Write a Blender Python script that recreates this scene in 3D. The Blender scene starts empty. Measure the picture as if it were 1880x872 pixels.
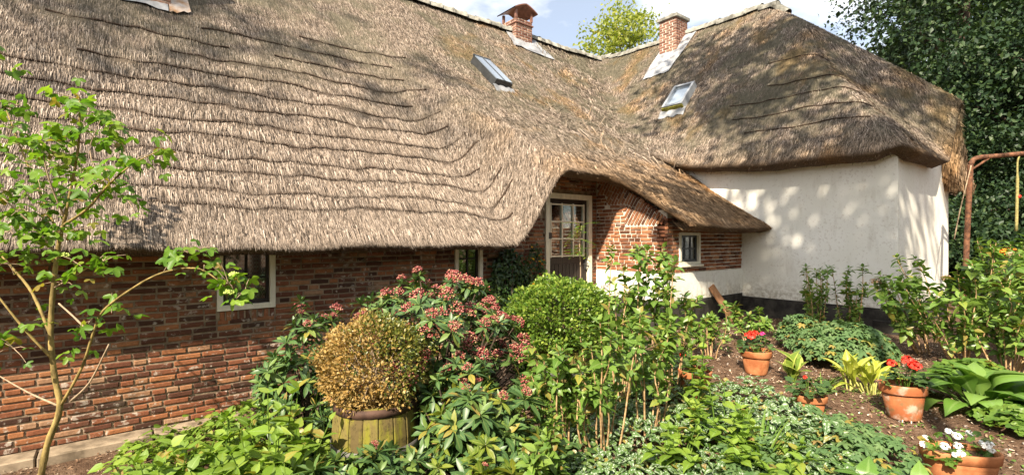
import bpy, math, random
import numpy as np
from mathutils import Vector, Matrix, Euler

# ------------------------------------------------------------------ camera, world, sun, exposure
sc = bpy.context.scene
COL = sc.collection
RS = np.random.RandomState(11)
random.seed(5)
R = math.radians
CZ, FP, U0, V0 = 1.87, 920.0, 940.0, 437.0        # eye height, focal length and centre in photo pixels
FW = np.array([0.6252, 0.7804, 0.0]); RT = np.array([0.7804, -0.6252, 0.0])

cam = bpy.data.cameras.new('camera'); cam_o = bpy.data.objects.new('camera', cam); COL.objects.link(cam_o)
cam.sensor_width = 36.0; cam.lens = 36.0 * FP / 1880.0; cam.clip_start = 0.05; cam.clip_end = 3000
cam_o.location = (0, 0, CZ); cam_o.rotation_euler = (R(90), 0, -math.atan2(FW[0], FW[1]))
sc.camera = cam_o

SUN_EL = R(41.0)
SH = np.array([0.89, 0.456]); SH = SH / np.linalg.norm(SH)           # horizontal travel of the light
SUN_DIR = np.array([SH[0] * math.cos(SUN_EL), SH[1] * math.cos(SUN_EL), -math.sin(SUN_EL)])
world = bpy.data.worlds.new('World'); sc.world = world; world.use_nodes = True
wn = world.node_tree.nodes; wl = world.node_tree.links; wn.clear()
w_out = wn.new('ShaderNodeOutputWorld'); w_bg = wn.new('ShaderNodeBackground'); w_sky = wn.new('ShaderNodeTexSky')
w_sky.sky_type = 'NISHITA'; w_sky.sun_disc = False; w_sky.sun_elevation = SUN_EL
w_sky.sun_rotation = math.atan2(-SH[0], -SH[1]); w_sky.air_density = 1.0; w_sky.dust_density = 2.2; w_sky.ozone_density = 1.0
w_tc = wn.new('ShaderNodeTexCoord'); w_map = wn.new('ShaderNodeMapping'); w_map.inputs['Scale'].default_value = (1, 1, 2.2)
w_no = wn.new('ShaderNodeTexNoise'); w_no.inputs['Scale'].default_value = 2.6; w_no.inputs['Detail'].default_value = 7; w_no.inputs['Roughness'].default_value = 0.55
w_rp = wn.new('ShaderNodeValToRGB'); w_rp.color_ramp.elements[0].position = 0.42; w_rp.color_ramp.elements[0].color = (.20, .20, .20, 1); w_rp.color_ramp.elements[1].position = 0.60
w_mx = wn.new('ShaderNodeMix'); w_mx.data_type = 'RGBA'; w_mx.inputs[7].default_value = (9.5, 9.4, 9.2, 1)
wl.new(w_tc.outputs['Generated'], w_map.inputs['Vector']); wl.new(w_map.outputs['Vector'], w_no.inputs['Vector'])
wl.new(w_no.outputs['Fac'], w_rp.inputs['Fac']); wl.new(w_rp.outputs['Color'], w_mx.inputs[0]); wl.new(w_sky.outputs['Color'], w_mx.inputs[6])
wl.new(w_mx.outputs[2], w_bg.inputs['Color']); wl.new(w_bg.outputs['Background'], w_out.inputs['Surface'])
w_bg.inputs['Strength'].default_value = 0.080
sun = bpy.data.lights.new('sun', 'SUN'); sun.energy = 5.0; sun.angle = R(0.6); sun.color = (1.0, 0.87, 0.70)
sun_o = bpy.data.objects.new('sun', sun); COL.objects.link(sun_o)
sun_o.rotation_euler = Vector(SUN_DIR).to_track_quat('-Z', 'Y').to_euler()
vs = sc.view_settings
vs.view_transform = 'Standard'; vs.look = 'None'; vs.gamma = 1.0; vs.use_curve_mapping = False; vs.exposure = 1.34

# ------------------------------------------------------------------ maths helpers
def S(a, b, x):
    t = np.clip((np.asarray(x, float) - a) / (b - a), 0, 1); return t * t * (3 - 2 * t)
def wob(x, y, f=1.0, s=0.0):
    x = np.asarray(x, float) * f; y = np.asarray(y, float) * f
    return (np.sin(1.7 * x + 1.3 * y + s) + np.sin(-2.3 * x + 2.9 * y + 1.9 * s + 1) + .6 * np.sin(4.1 * x + 3.7 * y + 2.2 * s + 2) + .5 * np.sin(-6.3 * x + 5.1 * y + s)) / 3.1
def ray(u, v):
    return FW + RT * (u - U0) / FP + np.array([0, 0, -(v - V0) / FP])
def wp(u, v, d):                                   # world point at depth d along the sight line of a photo pixel
    return np.array([0, 0, CZ]) + ray(u, v) * d
def gz(x, y):
    return 0.45 * S(-0.2, 6.2, x) + 0.03 * wob(x, y, 1.1, 3.0) * S(-3, 1, x) - 0.05 * S(4.6, 5.6, y) * S(3, 0, x)
def gp(u, v):                                      # ground point seen at a photo pixel
    r = ray(u, v); t = 0.5
    for _ in range(4000):
        p = np.array([0, 0, CZ]) + r * t
        if p[2] <= gz(p[0], p[1]): return p
        t += 0.01
    return p
def gd(u, d):                                      # ground point at depth d in the direction of column u
    p = wp(u, V0, d); p[2] = float(gz(p[0], p[1])); return p

# ------------------------------------------------------------------ mesh helpers
def np_mesh(name, V, F, smooth=False, rim=None):
    V = np.asarray(V, np.float32).reshape(-1, 3); F = np.asarray(F, np.int32); k = F.shape[1]
    me = bpy.data.meshes.new(name)
    me.vertices.add(len(V)); me.vertices.foreach_set('co', V.ravel())
    me.loops.add(F.size); me.loops.foreach_set('vertex_index', F.ravel())
    me.polygons.add(len(F)); me.polygons.foreach_set('loop_start', np.arange(0, F.size, k, dtype=np.int32))
    me.polygons.foreach_set('loop_total', np.full(len(F), k, np.int32))
    if smooth: me.polygons.foreach_set('use_smooth', np.ones(len(F), bool))
    if rim is not None:
        a = me.attributes.new('rim', 'FLOAT', 'POINT'); a.data.foreach_set('value', np.asarray(rim, np.float32))
    me.update(calc_edges=True)
    return me
class MB:
    """collects polygons for one mesh object"""
    def __init__(s): s.V = []; s.F = []
    def add(s, V, F):
        n = len(s.V); s.V += [tuple(map(float, v)) for v in V]; s.F += [tuple(int(i) + n for i in f) for f in F]; return s
    def box(s, x0, x1, y0, y1, z0, z1, M=None, bev=0.0):
        if bev:
            b = bev; V = []; 
            for (x, sx) in ((x0, 1), (x1, -1)):
                for (y, sy) in ((y0, 1), (y1, -1)):
                    for (z, sz) in ((z0, 1), (z1, -1)):
                        V += [(x, y + sy * b, z + sz * b), (x + sx * b, y, z + sz * b), (x + sx * b, y + sy * b, z)]
            import itertools
            def I(a, bb, c, k): return (a * 4 + bb * 2 + c) * 3 + k
            F = []
            for k, (p, q) in enumerate(((1, 2), (0, 2), (0, 1))):
                for a in (0, 1):
                    idx = []
                    for (m, n) in ((0, 0), (1, 0), (1, 1), (0, 1)):
                        c = [0, 0, 0]; c[k] = a; c[p] = m; c[q] = n; idx.append(I(*c, k))
                    if (a == 0) == (k != 1): idx.reverse()
                    F.append(idx)
            for k in range(3):                                    # edges along axis k
                p, q = [i for i in range(3) if i != k]
                for m in (0, 1):
                    for n in (0, 1):
                        c0 = [0, 0, 0]; c0[p] = m; c0[q] = n; c1 = list(c0); c1[k] = 1
                        F.append((I(*c0, p), I(*c1, p), I(*c1, q), I(*c0, q)))
            for a in (0, 1):
                for bb in (0, 1):
                    for c in (0, 1): F.append((I(a, bb, c, 0), I(a, bb, c, 1), I(a, bb, c, 2)))
        else:
            V = [(x, y, z) for z in (z0, z1) for y in (y0, y1) for x in (x0, x1)]
            F = [(0, 2, 3, 1), (4, 5, 7, 6), (0, 1, 5, 4), (2, 6, 7, 3), (0, 4, 6, 2), (1, 3, 7, 5)]
        if M is not None: V = [M @ Vector(v) for v in V]
        return s.add(V, F)
    def tube(s, pts, rad, n=6, cap=True):
        V, F = tube(pts, rad, n)
        s.add(V, F)
        if cap:
            m = len(s.V) - len(V)
            s.F.append(tuple(range(m + n - 1, m - 1, -1))); s.F.append(tuple(range(m + len(V) - n, m + len(V))))
        return s
    def lathe(s, prof, n=24, M=None):
        V = []; F = []
        for (r, z) in prof:
            for k in range(n): V.append((r * math.cos(2 * math.pi * k / n), r * math.sin(2 * math.pi * k / n), z))
        for i in range(len(prof) - 1):
            for k in range(n): F.append((i * n + k, i * n + (k + 1) % n, (i + 1) * n + (k + 1) % n, (i + 1) * n + k))
        if M is not None: V = [M @ Vector(v) for v in V]
        return s.add(V, F)
    def mesh(s, name, smooth=False, recalc=False):
        me = bpy.data.meshes.new(name); me.from_pydata(s.V, [], s.F); me.update()
        if recalc:
            import bmesh
            bm = bmesh.new(); bm.from_mesh(me); bmesh.ops.recalc_face_normals(bm, faces=bm.faces); bm.to_mesh(me); bm.free()
        if smooth: me.polygons.foreach_set('use_smooth', np.ones(len(me.polygons), bool))
        return me
def tube(pts, rad, n=6):
    P = np.asarray(pts, float); m = len(P); rad = np.broadcast_to(np.asarray(rad, float), (m,))
    T = np.gradient(P, axis=0); T /= np.linalg.norm(T, axis=1)[:, None] + 1e-9
    ref = np.array([0, 0, 1.0]) if abs(T[0, 2]) < .9 else np.array([1.0, 0, 0])
    a = np.cross(T, ref); a /= np.linalg.norm(a, axis=1)[:, None] + 1e-9
    b = np.cross(T, a)
    th = 2 * math.pi * np.arange(n) / n
    V = P[:, None, :] + rad[:, None, None] * (np.cos(th)[None, :, None] * a[:, None, :] + np.sin(th)[None, :, None] * b[:, None, :])
    F = []
    for i in range(m - 1):
        for k in range(n): F.append((i * n + k, i * n + (k + 1) % n, (i + 1) * n + (k + 1) % n, (i + 1) * n + k))
    return V.reshape(-1, 3), F
def spline(pts, k=4):
    P = np.asarray(pts, float); out = []
    Q = np.vstack([2 * P[0] - P[1], P, 2 * P[-1] - P[-2]])
    for i in range(1, len(Q) - 2):
        for j in range(k):
            t = j / k
            out.append(.5 * ((2 * Q[i]) + (-Q[i - 1] + Q[i + 1]) * t + (2 * Q[i - 1] - 5 * Q[i] + 4 * Q[i + 1] - Q[i + 2]) * t * t + (-Q[i - 1] + 3 * Q[i] - 3 * Q[i + 1] + Q[i + 2]) * t ** 3))
    out.append(P[-1]); return np.array(out)
def ob(name, me, mat=None, parent=None, M=None, world=False):
    """one object; world=True: the mesh is in world coordinates although it has a parent standing elsewhere"""
    o = bpy.data.objects.new(name, me); COL.objects.link(o)
    if mat is not None and not me.materials: me.materials.append(mat)
    if parent is not None:
        o.parent = parent
        if world:
            p = parent; L = Vector((0, 0, 0))
            while p is not None:
                L += p.location if not p.get('_world') else Vector((0, 0, 0)); p = p.parent
            if not parent.get('_world'): o.matrix_parent_inverse = Matrix.Translation(-L)
            o['_world'] = 1
    if M is not None: o.matrix_basis = M
    return o
def tag(o, label, cat, group=None, kind=None):
    o['label'] = label
    if cat: o['category'] = cat
    if group: o['group'] = group
    if kind: o['kind'] = kind
    return o
def thing(name, label, cat, loc=(0, 0, 0), rz=0.0, group=None):
    o = bpy.data.objects.new(name, None); COL.objects.link(o); o.empty_display_size = .1
    o.location = tuple(map(float, loc)); o.rotation_euler = (0, 0, rz)
    return tag(o, label, cat, group)
def struct(name, me, mat, label=None):
    o = ob(name, me, mat); o['kind'] = 'structure'
    if label: o['label'] = label
    return o

# ------------------------------------------------------------------ materials
class NT:
    def __init__(s, name):
        s.m = bpy.data.materials.new(name); s.m.use_nodes = True; s.t = s.m.node_tree; s.t.nodes.clear()
        s.out = s.n('ShaderNodeOutputMaterial'); s.p = s.n('ShaderNodeBsdfPrincipled'); s.l(s.p.outputs[0], s.out.inputs['Surface'])
        s.tc = None
    def n(s, t, **k):
        x = s.t.nodes.new(t)
        for a, b in k.items(): setattr(x, a, b)
        return x
    def l(s, a, b): s.t.links.new(a, b)
    def co(s):
        if s.tc is None: s.tc = s.n('ShaderNodeNewGeometry')
        return s.tc.outputs['Position']
    def oco(s):
        return s.n('ShaderNodeTexCoord').outputs['Object']
    def noise(s, scale, detail=4, rough=.55, vec=None, stretch=None):
        x = s.n('ShaderNodeTexNoise'); x.inputs['Scale'].default_value = scale; x.inputs['Detail'].default_value = detail; x.inputs['Roughness'].default_value = rough
        v = vec if vec is not None else s.co()
        if stretch:
            mp = s.n('ShaderNodeMapping'); mp.inputs['Scale'].default_value = stretch; s.l(v, mp.inputs['Vector']); v = mp.outputs['Vector']
        s.l(v, x.inputs['Vector']); return x.outputs['Fac']
    def ramp(s, fac, stops, interp='LINEAR'):
        r = s.n('ShaderNodeValToRGB'); cr = r.color_ramp; cr.interpolation = interp
        while len(cr.elements) < len(stops): cr.elements.new(.5)
        for e, (p, c) in zip(cr.elements, stops):
            e.position = p; e.color = (*c, 1) if len(c) == 3 else c
        s.l(fac, r.inputs['Fac']); return r.outputs['Color']
    def mask(s, fac, a, b):
        m = s.n('ShaderNodeMapRange'); m.inputs['From Min'].default_value = a; m.inputs['From Max'].default_value = b; m.interpolation_type = 'SMOOTHSTEP'
        s.l(fac, m.inputs['Value']); return m.outputs['Result']
    def mix(s, fac, a, b, blend='MIX'):
        m = s.n('ShaderNodeMix', data_type='RGBA', blend_type=blend)
        for i, x in ((0, fac), (6, a), (7, b)):
            if hasattr(x, 'is_linked'): s.l(x, m.inputs[i])
            elif i == 0: m.inputs[0].default_value = x
            else: m.inputs[i].default_value = (*x, 1)
        return m.outputs[2]
    def math(s, op, a, b=0.0):
        m = s.n('ShaderNodeMath', operation=op)
        for i, x in enumerate((a, b)):
            if hasattr(x, 'is_linked'): s.l(x, m.inputs[i])
            else: m.inputs[i].default_value = x
        return m.outputs[0]
    def rnd(s):                                    # one random number for each object and each loose piece
        oi = s.n('ShaderNodeObjectInfo'); s.co(); 
        return s.math('FRACT', s.math('ADD', oi.outputs['Random'], s.tc.outputs['Random Per Island']))
    def attr(s, name):
        a = s.n('ShaderNodeAttribute', attribute_name=name); return a.outputs['Fac']
    def bump(s, h, strength=.3, dist=.01):
        b = s.n('ShaderNodeBump'); b.inputs['Strength'].default_value = strength; b.inputs['Distance'].default_value = dist
        s.l(h, b.inputs['Height']); s.l(b.outputs['Normal'], s.p.inputs['Normal'])
    def fin(s, col, rough=.8, spec=.3, metal=0.0):
        if hasattr(col, 'is_linked'): s.l(col, s.p.inputs['Base Color'])
        else: s.p.inputs['Base Color'].default_value = (*col, 1)
        if hasattr(rough, 'is_linked'): s.l(rough, s.p.inputs['Roughness'])
        else: s.p.inputs['Roughness'].default_value = rough
        s.p.inputs['Specular IOR Level'].default_value = spec; s.p.inputs['Metallic'].default_value = metal
        return s.m
MAT = {}
def leafmat(key, c1, c2, trans=.28, rough=.45, spec=.35, c3=None, rimcol=None, midcol=None, rim=(.3, .8), spot=None):
    t = NT(key); r = t.rnd()
    stops = [(0.0, c1), (.55, c2)] + ([(.92, c3)] if c3 else [(.92, c2)])
    stops += [(.955, (.34, .28, .05)), (1.0, (.30, .19, .06))] if key in ('leaf_broad', 'leaf_skimmia', 'leaf_cane', 'leaf_hydrangea', 'leaf_lamium', 'leaf_geranium', 'leaf_viburnum') else []
    c = t.ramp(r, stops)
    n = t.noise(3.0, 2); c = t.mix(t.math('MULTIPLY', n, .55), c, tuple(x * .55 for x in c1))
    if rimcol: c = t.mix(t.mask(t.attr('rim'), *rim), c, rimcol)
    if midcol:
        c = t.mix(t.mask(t.attr('rim'), .22, .02), c, midcol)
    if spot:                                       # pale silvery flecks of a variegated leaf
        f = t.noise(55, 3, .6); f = t.math('MULTIPLY', t.mask(f, .48, .58), t.mask(t.math('ABSOLUTE', t.math('SUBTRACT', t.attr('rim'), .45)), .4, .1))
        c = t.mix(f, c, spot)
    t.fin(c, rough, spec)
    tr = t.n('ShaderNodeBsdfTranslucent'); mx = t.n('ShaderNodeMixShader'); mx.inputs[0].default_value = trans
    g = t.mix(1.0, c, (1.25, 1.35, .55), 'MULTIPLY'); t.l(g, tr.inputs['Color'])
    t.l(t.p.outputs[0], mx.inputs[1]); t.l(tr.outputs[0], mx.inputs[2]); t.l(mx.outputs[0], t.out.inputs['Surface'])
    MAT[key] = t.m; return t.m
def plain(key, col, rough=.6, spec=.3, metal=0.0, var=.25, ns=6.0, bump=.0, col2=None, stretch=None, bd=.004):
    t = NT(key); n = t.noise(ns, 5, .6, stretch=stretch)
    c = t.mix(t.mask(n, .3, .7), tuple(x * (1 - var) for x in col), col2 if col2 else tuple(min(1, x * (1 + var)) for x in col))
    if bump: t.bump(t.noise(ns * 6, 4, .6, stretch=stretch), bump, bd)
    MAT[key] = t.fin(c, rough, spec, metal); return t.m

# thatch: grey-tan reed, moss and lichen in patches
def thatch(key, island):
    t = NT(key); pos = t.co()
    if island:
        r = t.rnd()
        c = t.ramp(r, [(0, (.026, .020, .015)), (.18, (.066, .051, .039)), (.32, (.168, .131, .099)), (.6, (.275, .218, .170)), (.85, (.375, .305, .245)), (1, (.50, .43, .36))])
    else:
        n = t.noise(60, 4, .7); c = t.ramp(n, [(.3, (.03, .022, .017)), (.7, (.16, .12, .09))])
    z = t.n('ShaderNodeSeparateXYZ'); t.l(pos, z.inputs[0])
    big = t.noise(.55, 5, .62); med = t.noise(2.2, 5, .65)
    # moss and dark lichen grow on the older, higher thatch and on the wing
    hx = t.math('ADD', t.mask(z.outputs['Z'], 2.6, 6.4), t.math('MULTIPLY', t.math('MULTIPLY', t.mask(z.outputs['X'], 4.0, 9.0), t.mask(z.outputs['Z'], 2.9, 3.8)), .55))
    ms = t.math('MULTIPLY', t.mask(t.math('ADD', t.math('MULTIPLY', big, .55), t.math('MULTIPLY', med, .5)), .44, .62), t.math('MINIMUM', hx, 1.0))
    c = t.mix(t.math('MULTIPLY', ms, .78), c, t.mix(med, (.105, .105, .050), (.135, .120, .095)))
    yl = t.math('MULTIPLY', t.mask(t.noise(.9, 4, .6, stretch=(1, 1.3, .7)), .5, .68), t.mask(z.outputs['X'], 3.5, 7.0))
    c = t.mix(t.math('MULTIPLY', yl, .7), c, t.mix(1.0, c, (1.28, 1.0, .62), 'MULTIPLY'))
    # the newer reed of the low lean-to is more golden
    gd_ = t.math('MULTIPLY', t.mask(z.outputs['X'], 4.9, 6.2), t.mask(z.outputs['Z'], 3.6, 2.6))
    c = t.mix(t.math('MULTIPLY', gd_, .75), c, t.mix(1.0, c, (1.25, .98, .62), 'MULTIPLY'))
    gr = t.mask(t.noise(5.0, 3, .6), .35, .7)
    c = t.mix(t.math('MULTIPLY', gr, .30), c, t.mix(1.0, c, (.5, .5, .52), 'MULTIPLY'))
    MAT[key] = t.fin(c, .85, .15); return t.m
thatch('reed', True); thatch('thatch_base', False)
# bricks
def brickmat(key, stops, lime, dirt):
    t = NT(key); r = t.rnd(); c = t.ramp(r, stops)
    n1 = t.noise(14, 5, .65); n2 = t.noise(38, 4, .7); n3 = t.noise(2.0, 4, .6)
    c = t.mix(t.math('MULTIPLY', t.mask(n2, .35, .75), .35), c, tuple(x * .35 for x in stops[0][1]))
    c = t.mix(t.math('MULTIPLY', t.mask(t.math('ADD', t.math('MULTIPLY', n1, .7), t.math('MULTIPLY', n3, .3)), .545, .61), lime), c, (.58, .52, .44))
    c = t.mix(t.math('MULTIPLY', t.mask(n3, .5, .7), dirt), c, (.06, .05, .035))
    t.bump(t.math('ADD', n2, t.math('MULTIPLY', n1, 1.2)), .5, .006)
    MAT[key] = t.fin(c, .88, .2)
brickmat('brick_old', [(0, (.052, .026, .017)), (.3, (.135, .052, .030)), (.65, (.245, .092, .044)), (.88, (.34, .145, .062)), (1, (.33, .21, .13))], .65, .55)
brickmat('brick_porch', [(0, (.10, .045, .028)), (.35, (.22, .085, .042)), (.75, (.34, .14, .066)), (1, (.40, .20, .10))], .25, .2)
plain('mortar_old', (.25, .19, .13), .95, .1, var=.35, ns=9, bump=.8)
plain('mortar_white', (.66, .60, .50), .95, .1, var=.2, ns=9, bump=.5)
def plastermat():
    t = NT('plaster'); pos = t.co()
    a = t.noise(1.3, 5, .6); b = t.noise(6.0, 5, .65, stretch=(1, 1, .35)); d = t.noise(30, 4, .6)
    c = t.mix(t.mask(a, .35, .7), (.77, .76, .68), (.83, .82, .76))
    c = t.mix(t.math('MULTIPLY', t.mask(b, .50, .72), .42), c, (.52, .49, .41))
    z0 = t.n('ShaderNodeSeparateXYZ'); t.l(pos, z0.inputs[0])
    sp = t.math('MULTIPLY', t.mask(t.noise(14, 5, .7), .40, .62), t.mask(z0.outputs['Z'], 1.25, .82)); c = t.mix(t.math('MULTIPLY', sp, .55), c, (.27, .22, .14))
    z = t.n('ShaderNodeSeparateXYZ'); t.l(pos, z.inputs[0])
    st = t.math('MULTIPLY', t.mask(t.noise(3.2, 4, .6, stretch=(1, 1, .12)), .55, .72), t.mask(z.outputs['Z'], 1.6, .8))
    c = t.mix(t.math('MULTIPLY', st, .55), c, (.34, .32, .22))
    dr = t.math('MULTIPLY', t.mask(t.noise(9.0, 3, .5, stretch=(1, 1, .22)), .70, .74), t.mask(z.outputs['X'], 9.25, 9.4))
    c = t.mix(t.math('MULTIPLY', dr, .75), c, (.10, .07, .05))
    sm = t.math('MULTIPLY', t.mask(t.math('ADD', t.noise(25, 3, .6), t.math('MULTIPLY', a, .25)), .70, .78), .3)
    c = t.mix(sm, c, (.42, .36, .28))
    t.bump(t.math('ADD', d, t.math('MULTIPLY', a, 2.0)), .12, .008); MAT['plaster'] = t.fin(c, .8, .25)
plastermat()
plain('tar', (.022, .020, .018), .65, .35, var=.5, ns=7, bump=.4, col2=(.055, .05, .042))
plain('cream_paint', (.70, .66, .53), .5, .4, var=.12, ns=14, stretch=(1, 1, .25), bump=.15)
plain('dark_paint', (.022, .016, .013), .5, .3, var=.3, ns=10, col2=(.038, .028, .022), stretch=(4, 4, .4))
plain('slate_paint', (.055, .062, .066), .45, .4, var=.2, ns=10)
plain('lead', (.27, .28, .295), .55, .4, metal=.25, var=.35, ns=4, col2=(.44, .45, .46))
plain('rust_lead', (.55, .30, .13), .7, .3, var=.4, ns=5, col2=(.50, .46, .42))
plain('copper', (.23, .11, .075), .5, .5, metal=.3, var=.3)
plain('rusty_steel', (.11, .048, .028), .75, .3, var=.45, ns=18, bump=.3, col2=(.20, .09, .045))
plain('dark_metal', (.045, .048, .05), .4, .5, metal=.2, var=.2)
plain('grey_frame', (.27, .29, .31), .4, .5, var=.15)
plain('mossy_frame', (.20, .19, .03), .7, .3, var=.4, ns=20)
plain('ridge_clay', (.17, .165, .14), .85, .2, var=.4, ns=5, bump=.4, col2=(.30, .295, .26))
plain('terracotta', (.36, .115, .038), .8, .25, var=.35, ns=7, bump=.25, col2=(.46, .19, .08))
def potmat():
    t = NT('terracotta_old'); n = t.noise(5, 5, .65); b = t.noise(16, 4, .6)
    c = t.mix(t.mask(n, .35, .65), (.30, .095, .035), (.42, .155, .058))
    z = t.n('ShaderNodeSeparateXYZ'); t.l(t.oco(), z.inputs[0])
    c = t.mix(t.math('MULTIPLY', t.mask(b, .45, .7), t.mask(z.outputs['Z'], .26, .05)), c, (.13, .11, .05))
    c = t.mix(t.math('MULTIPLY', t.mask(t.noise(9, 4, .6), .52, .7), .6), c, (.50, .40, .32))
    t.bump(b, .2, .004); MAT['terracotta_old'] = t.fin(c, .8, .25)
potmat()
_t = NT('oak_mossy'); _n = _t.noise(9, 5, .65, stretch=(1.5, 1.5, .4)); _c = _t.mix(_t.rnd(), (.085, .060, .028), (.17, .135, .045)); _c = _t.mix(_t.mask(_n, .42, .66), _c, (.20, .19, .025)); _c = _t.mix(_t.math('MULTIPLY', _t.mask(_t.noise(30, 4, .7), .5, .7), .6), _c, (.03, .025, .012)); _t.bump(_t.noise(40, 4, .7, stretch=(1, 1, .2)), .5, .006); MAT['oak_mossy'] = _t.fin(_c, .9, .15)
plain('iron_hoop', (.12, .115, .105), .6, .4, var=.35, ns=9, metal=.3)
plain('iron_hoop_rust', (.070, .038, .026), .75, .3, var=.35, ns=12)
plain('bark_young', (.22, .165, .06), .85, .2, var=.5, ns=16, bump=.7, stretch=(1, 1, .4))
plain('bark_pale', (.30, .225, .15), .8, .25, var=.3, ns=22)
plain('bark_dark', (.075, .055, .04), .9, .2, var=.4, ns=8, bump=.5)
plain('cane', (.34, .20, .085), .75, .25, var=.4, ns=25, col2=(.50, .34, .18))
plain('dry_reed', (.52, .40, .25), .8, .2, var=.3, ns=20)
plain('rod', (.050, .034, .024), .9, .1, var=.4, ns=20)
plain('old_wood', (.30, .155, .075), .8, .25, var=.35, ns=9, bump=.4, stretch=(1, 1, .25))
plain('stone', (.20, .155, .105), .9, .2, var=.4, ns=6, bump=.5, col2=(.34, .27, .19))
_t = NT('chip'); MAT['chip'] = _t.fin(_t.ramp(_t.rnd(), [(0, (.045, .026, .018)), (.45, (.15, .085, .05)), (.8, (.30, .20, .13)), (1, (.60, .50, .38))]), .9, .15)
plain('pebble', (.26, .225, .19), .85, .2, var=.4, ns=14)
plain('petal_red', (.75, .018, .012), .5, .3, var=.3, ns=60, col2=(.85, .06, .03))
plain('petal_pink', (.70, .05, .22), .5, .3, var=.3, ns=60)
plain('petal_white', (.82, .82, .78), .5, .3, var=.08, ns=60)
plain('petal_orange', (.85, .20, .015), .5, .3, var=.4, ns=60, col2=(.95, .38, .04))
plain('berry', (.75, .42, .02), .5, .3, var=.3, ns=40)
plain('dry_flower', (.42, .27, .15), .9, .1, var=.35, ns=40, col2=(.58, .42, .28))
_t = NT('skimmia_bud'); MAT['skimmia_bud'] = _t.fin(_t.ramp(_t.rnd(), [(0, (.13, .022, .022)), (.5, (.30, .065, .060)), (.8, (.46, .20, .17)), (1, (.40, .30, .14))]), .6, .3)
plain('snowball', (.40, .50, .12), .6, .3, var=.3, ns=60)
plain('rope', (.28, .25, .10), .9, .1, var=.3, ns=30)
plain('black_plastic', (.02, .02, .022), .5, .4, var=.2)
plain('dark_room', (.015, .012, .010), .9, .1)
def soilmat():
    t = NT('soil'); a = t.noise(3, 6, .65); b = t.noise(28, 5, .7); d = t.noise(90, 3, .7)
    c = t.ramp(t.math('ADD', t.math('MULTIPLY', a, .5), t.math('MULTIPLY', b, .5)), [(.3, (.050, .028, .018)), (.5, (.13, .080, .050)), (.68, (.25, .17, .115))])
    c = t.mix(t.math('MULTIPLY', t.mask(d, .6, .7), .5), c, (.42, .33, .25))
    t.bump(t.math('ADD', b, t.math('MULTIPLY', d, .6)), .9, .03); MAT['soil'] = t.fin(c, .95, .1)
soilmat()
def glassmat():
    t = NT('glass'); t.p.inputs['Base Color'].default_value = (.02, .02, .022, 1)
    gl = t.n('ShaderNodeBsdfGlossy'); gl.inputs['Roughness'].default_value = .03; gl.inputs['Color'].default_value = (.9, .93, .95, 1)
    tr = t.n('ShaderNodeBsdfTransparent'); tr.inputs['Color'].default_value = (.75, .78, .75, 1)
    fr = t.n('ShaderNodeFresnel'); fr.inputs['IOR'].default_value = 1.6
    mx = t.n('ShaderNodeMixShader'); t.l(t.math('ADD', t.math('MULTIPLY', fr.outputs[0], .8), .08), mx.inputs[0]); t.l(tr.outputs[0], mx.inputs[1]); t.l(gl.outputs[0], mx.inputs[2])
    t.l(mx.outputs[0], t.out.inputs['Surface']); MAT['glass'] = t.m
    t = NT('skylight_glass'); MAT['skylight_glass'] = t.fin((.30, .36, .43), .06, .9, .55)
glassmat()
def curtainmat():
    t = NT('curtain'); ch = t.n('ShaderNodeTexChecker'); ch.inputs['Scale'].default_value = 45
    t.l(t.co(), ch.inputs['Vector']); c = t.mix(ch.outputs['Fac'], (.40, .22, .16), (.55, .45, .36)); MAT['curtain'] = t.fin(c, .9, .1)
    t = NT('lace'); MAT['lace'] = t.fin(t.mix(t.mask(t.noise(50, 3), .4, .6), (.45, .43, .40), (.7, .68, .64)), .9, .1)
curtainmat()

leafmat('leaf_hydrangea', (.075, .155, .022), (.12, .22, .030), c3=(.19, .29, .045), trans=.32, midcol=(.17, .25, .07))
leafmat('leaf_broad', (.13, .225, .025), (.20, .32, .035), c3=(.30, .39, .06), trans=.34, rough=.5, midcol=(.20, .30, .07))
leafmat('leaf_skimmia', (.052, .112, .034), (.085, .165, .048), c3=(.17, .25, .05), trans=.15, rough=.42, spec=.42, midcol=(.12, .17, .05))
leafmat('leaf_skimmia_pale', (.09, .15, .02), (.14, .20, .025), c3=(.26, .28, .03), trans=.25, rough=.36, spec=.5, midcol=(.22, .25, .06))
leafmat('leaf_box', (.075, .15, .018), (.15, .25, .030), c3=(.30, .38, .06), trans=.25, rough=.4, spec=.4)
leafmat('leaf_box_dry', (.27, .16, .042), (.40, .26, .080), c3=(.52, .40, .18), trans=.2, rough=.7, spec=.2)
leafmat('leaf_box_dark', (.07, .095, .014), (.14, .155, .024), c3=(.28, .23, .05), trans=.15, rough=.4, spec=.4)
leafmat('leaf_viburnum', (.085, .19, .020), (.15, .28, .026), c3=(.25, .37, .04), trans=.46, rough=.45)
leafmat('leaf_cane', (.095, .185, .030), (.145, .255, .040), c3=(.24, .34, .06), trans=.28, rough=.38, spec=.45, midcol=(.15, .22, .06))
leafmat('leaf_lamium', (.065, .135, .035), (.10, .185, .045), c3=(.15, .235, .055), trans=.22, rough=.5, spot=(.40, .46, .36))
leafmat('leaf_geranium', (.075, .150, .050), (.115, .200, .066), c3=(.16, .245, .085), trans=.25, rough=.55)
leafmat('leaf_pelargonium', (.035, .075, .02), (.06, .12, .03), c3=(.11, .17, .04), trans=.22, rough=.6)
leafmat('leaf_hosta', (.10, .205, .030), (.15, .29, .045), c3=(.21, .34, .07), trans=.3, rough=.38, spec=.45, midcol=(.17, .28, .07))
leafmat('leaf_hosta_gold', (.30, .36, .035), (.42, .45, .06), c3=(.55, .55, .12), trans=.3, rough=.4, midcol=(.55, .55, .18))
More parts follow.
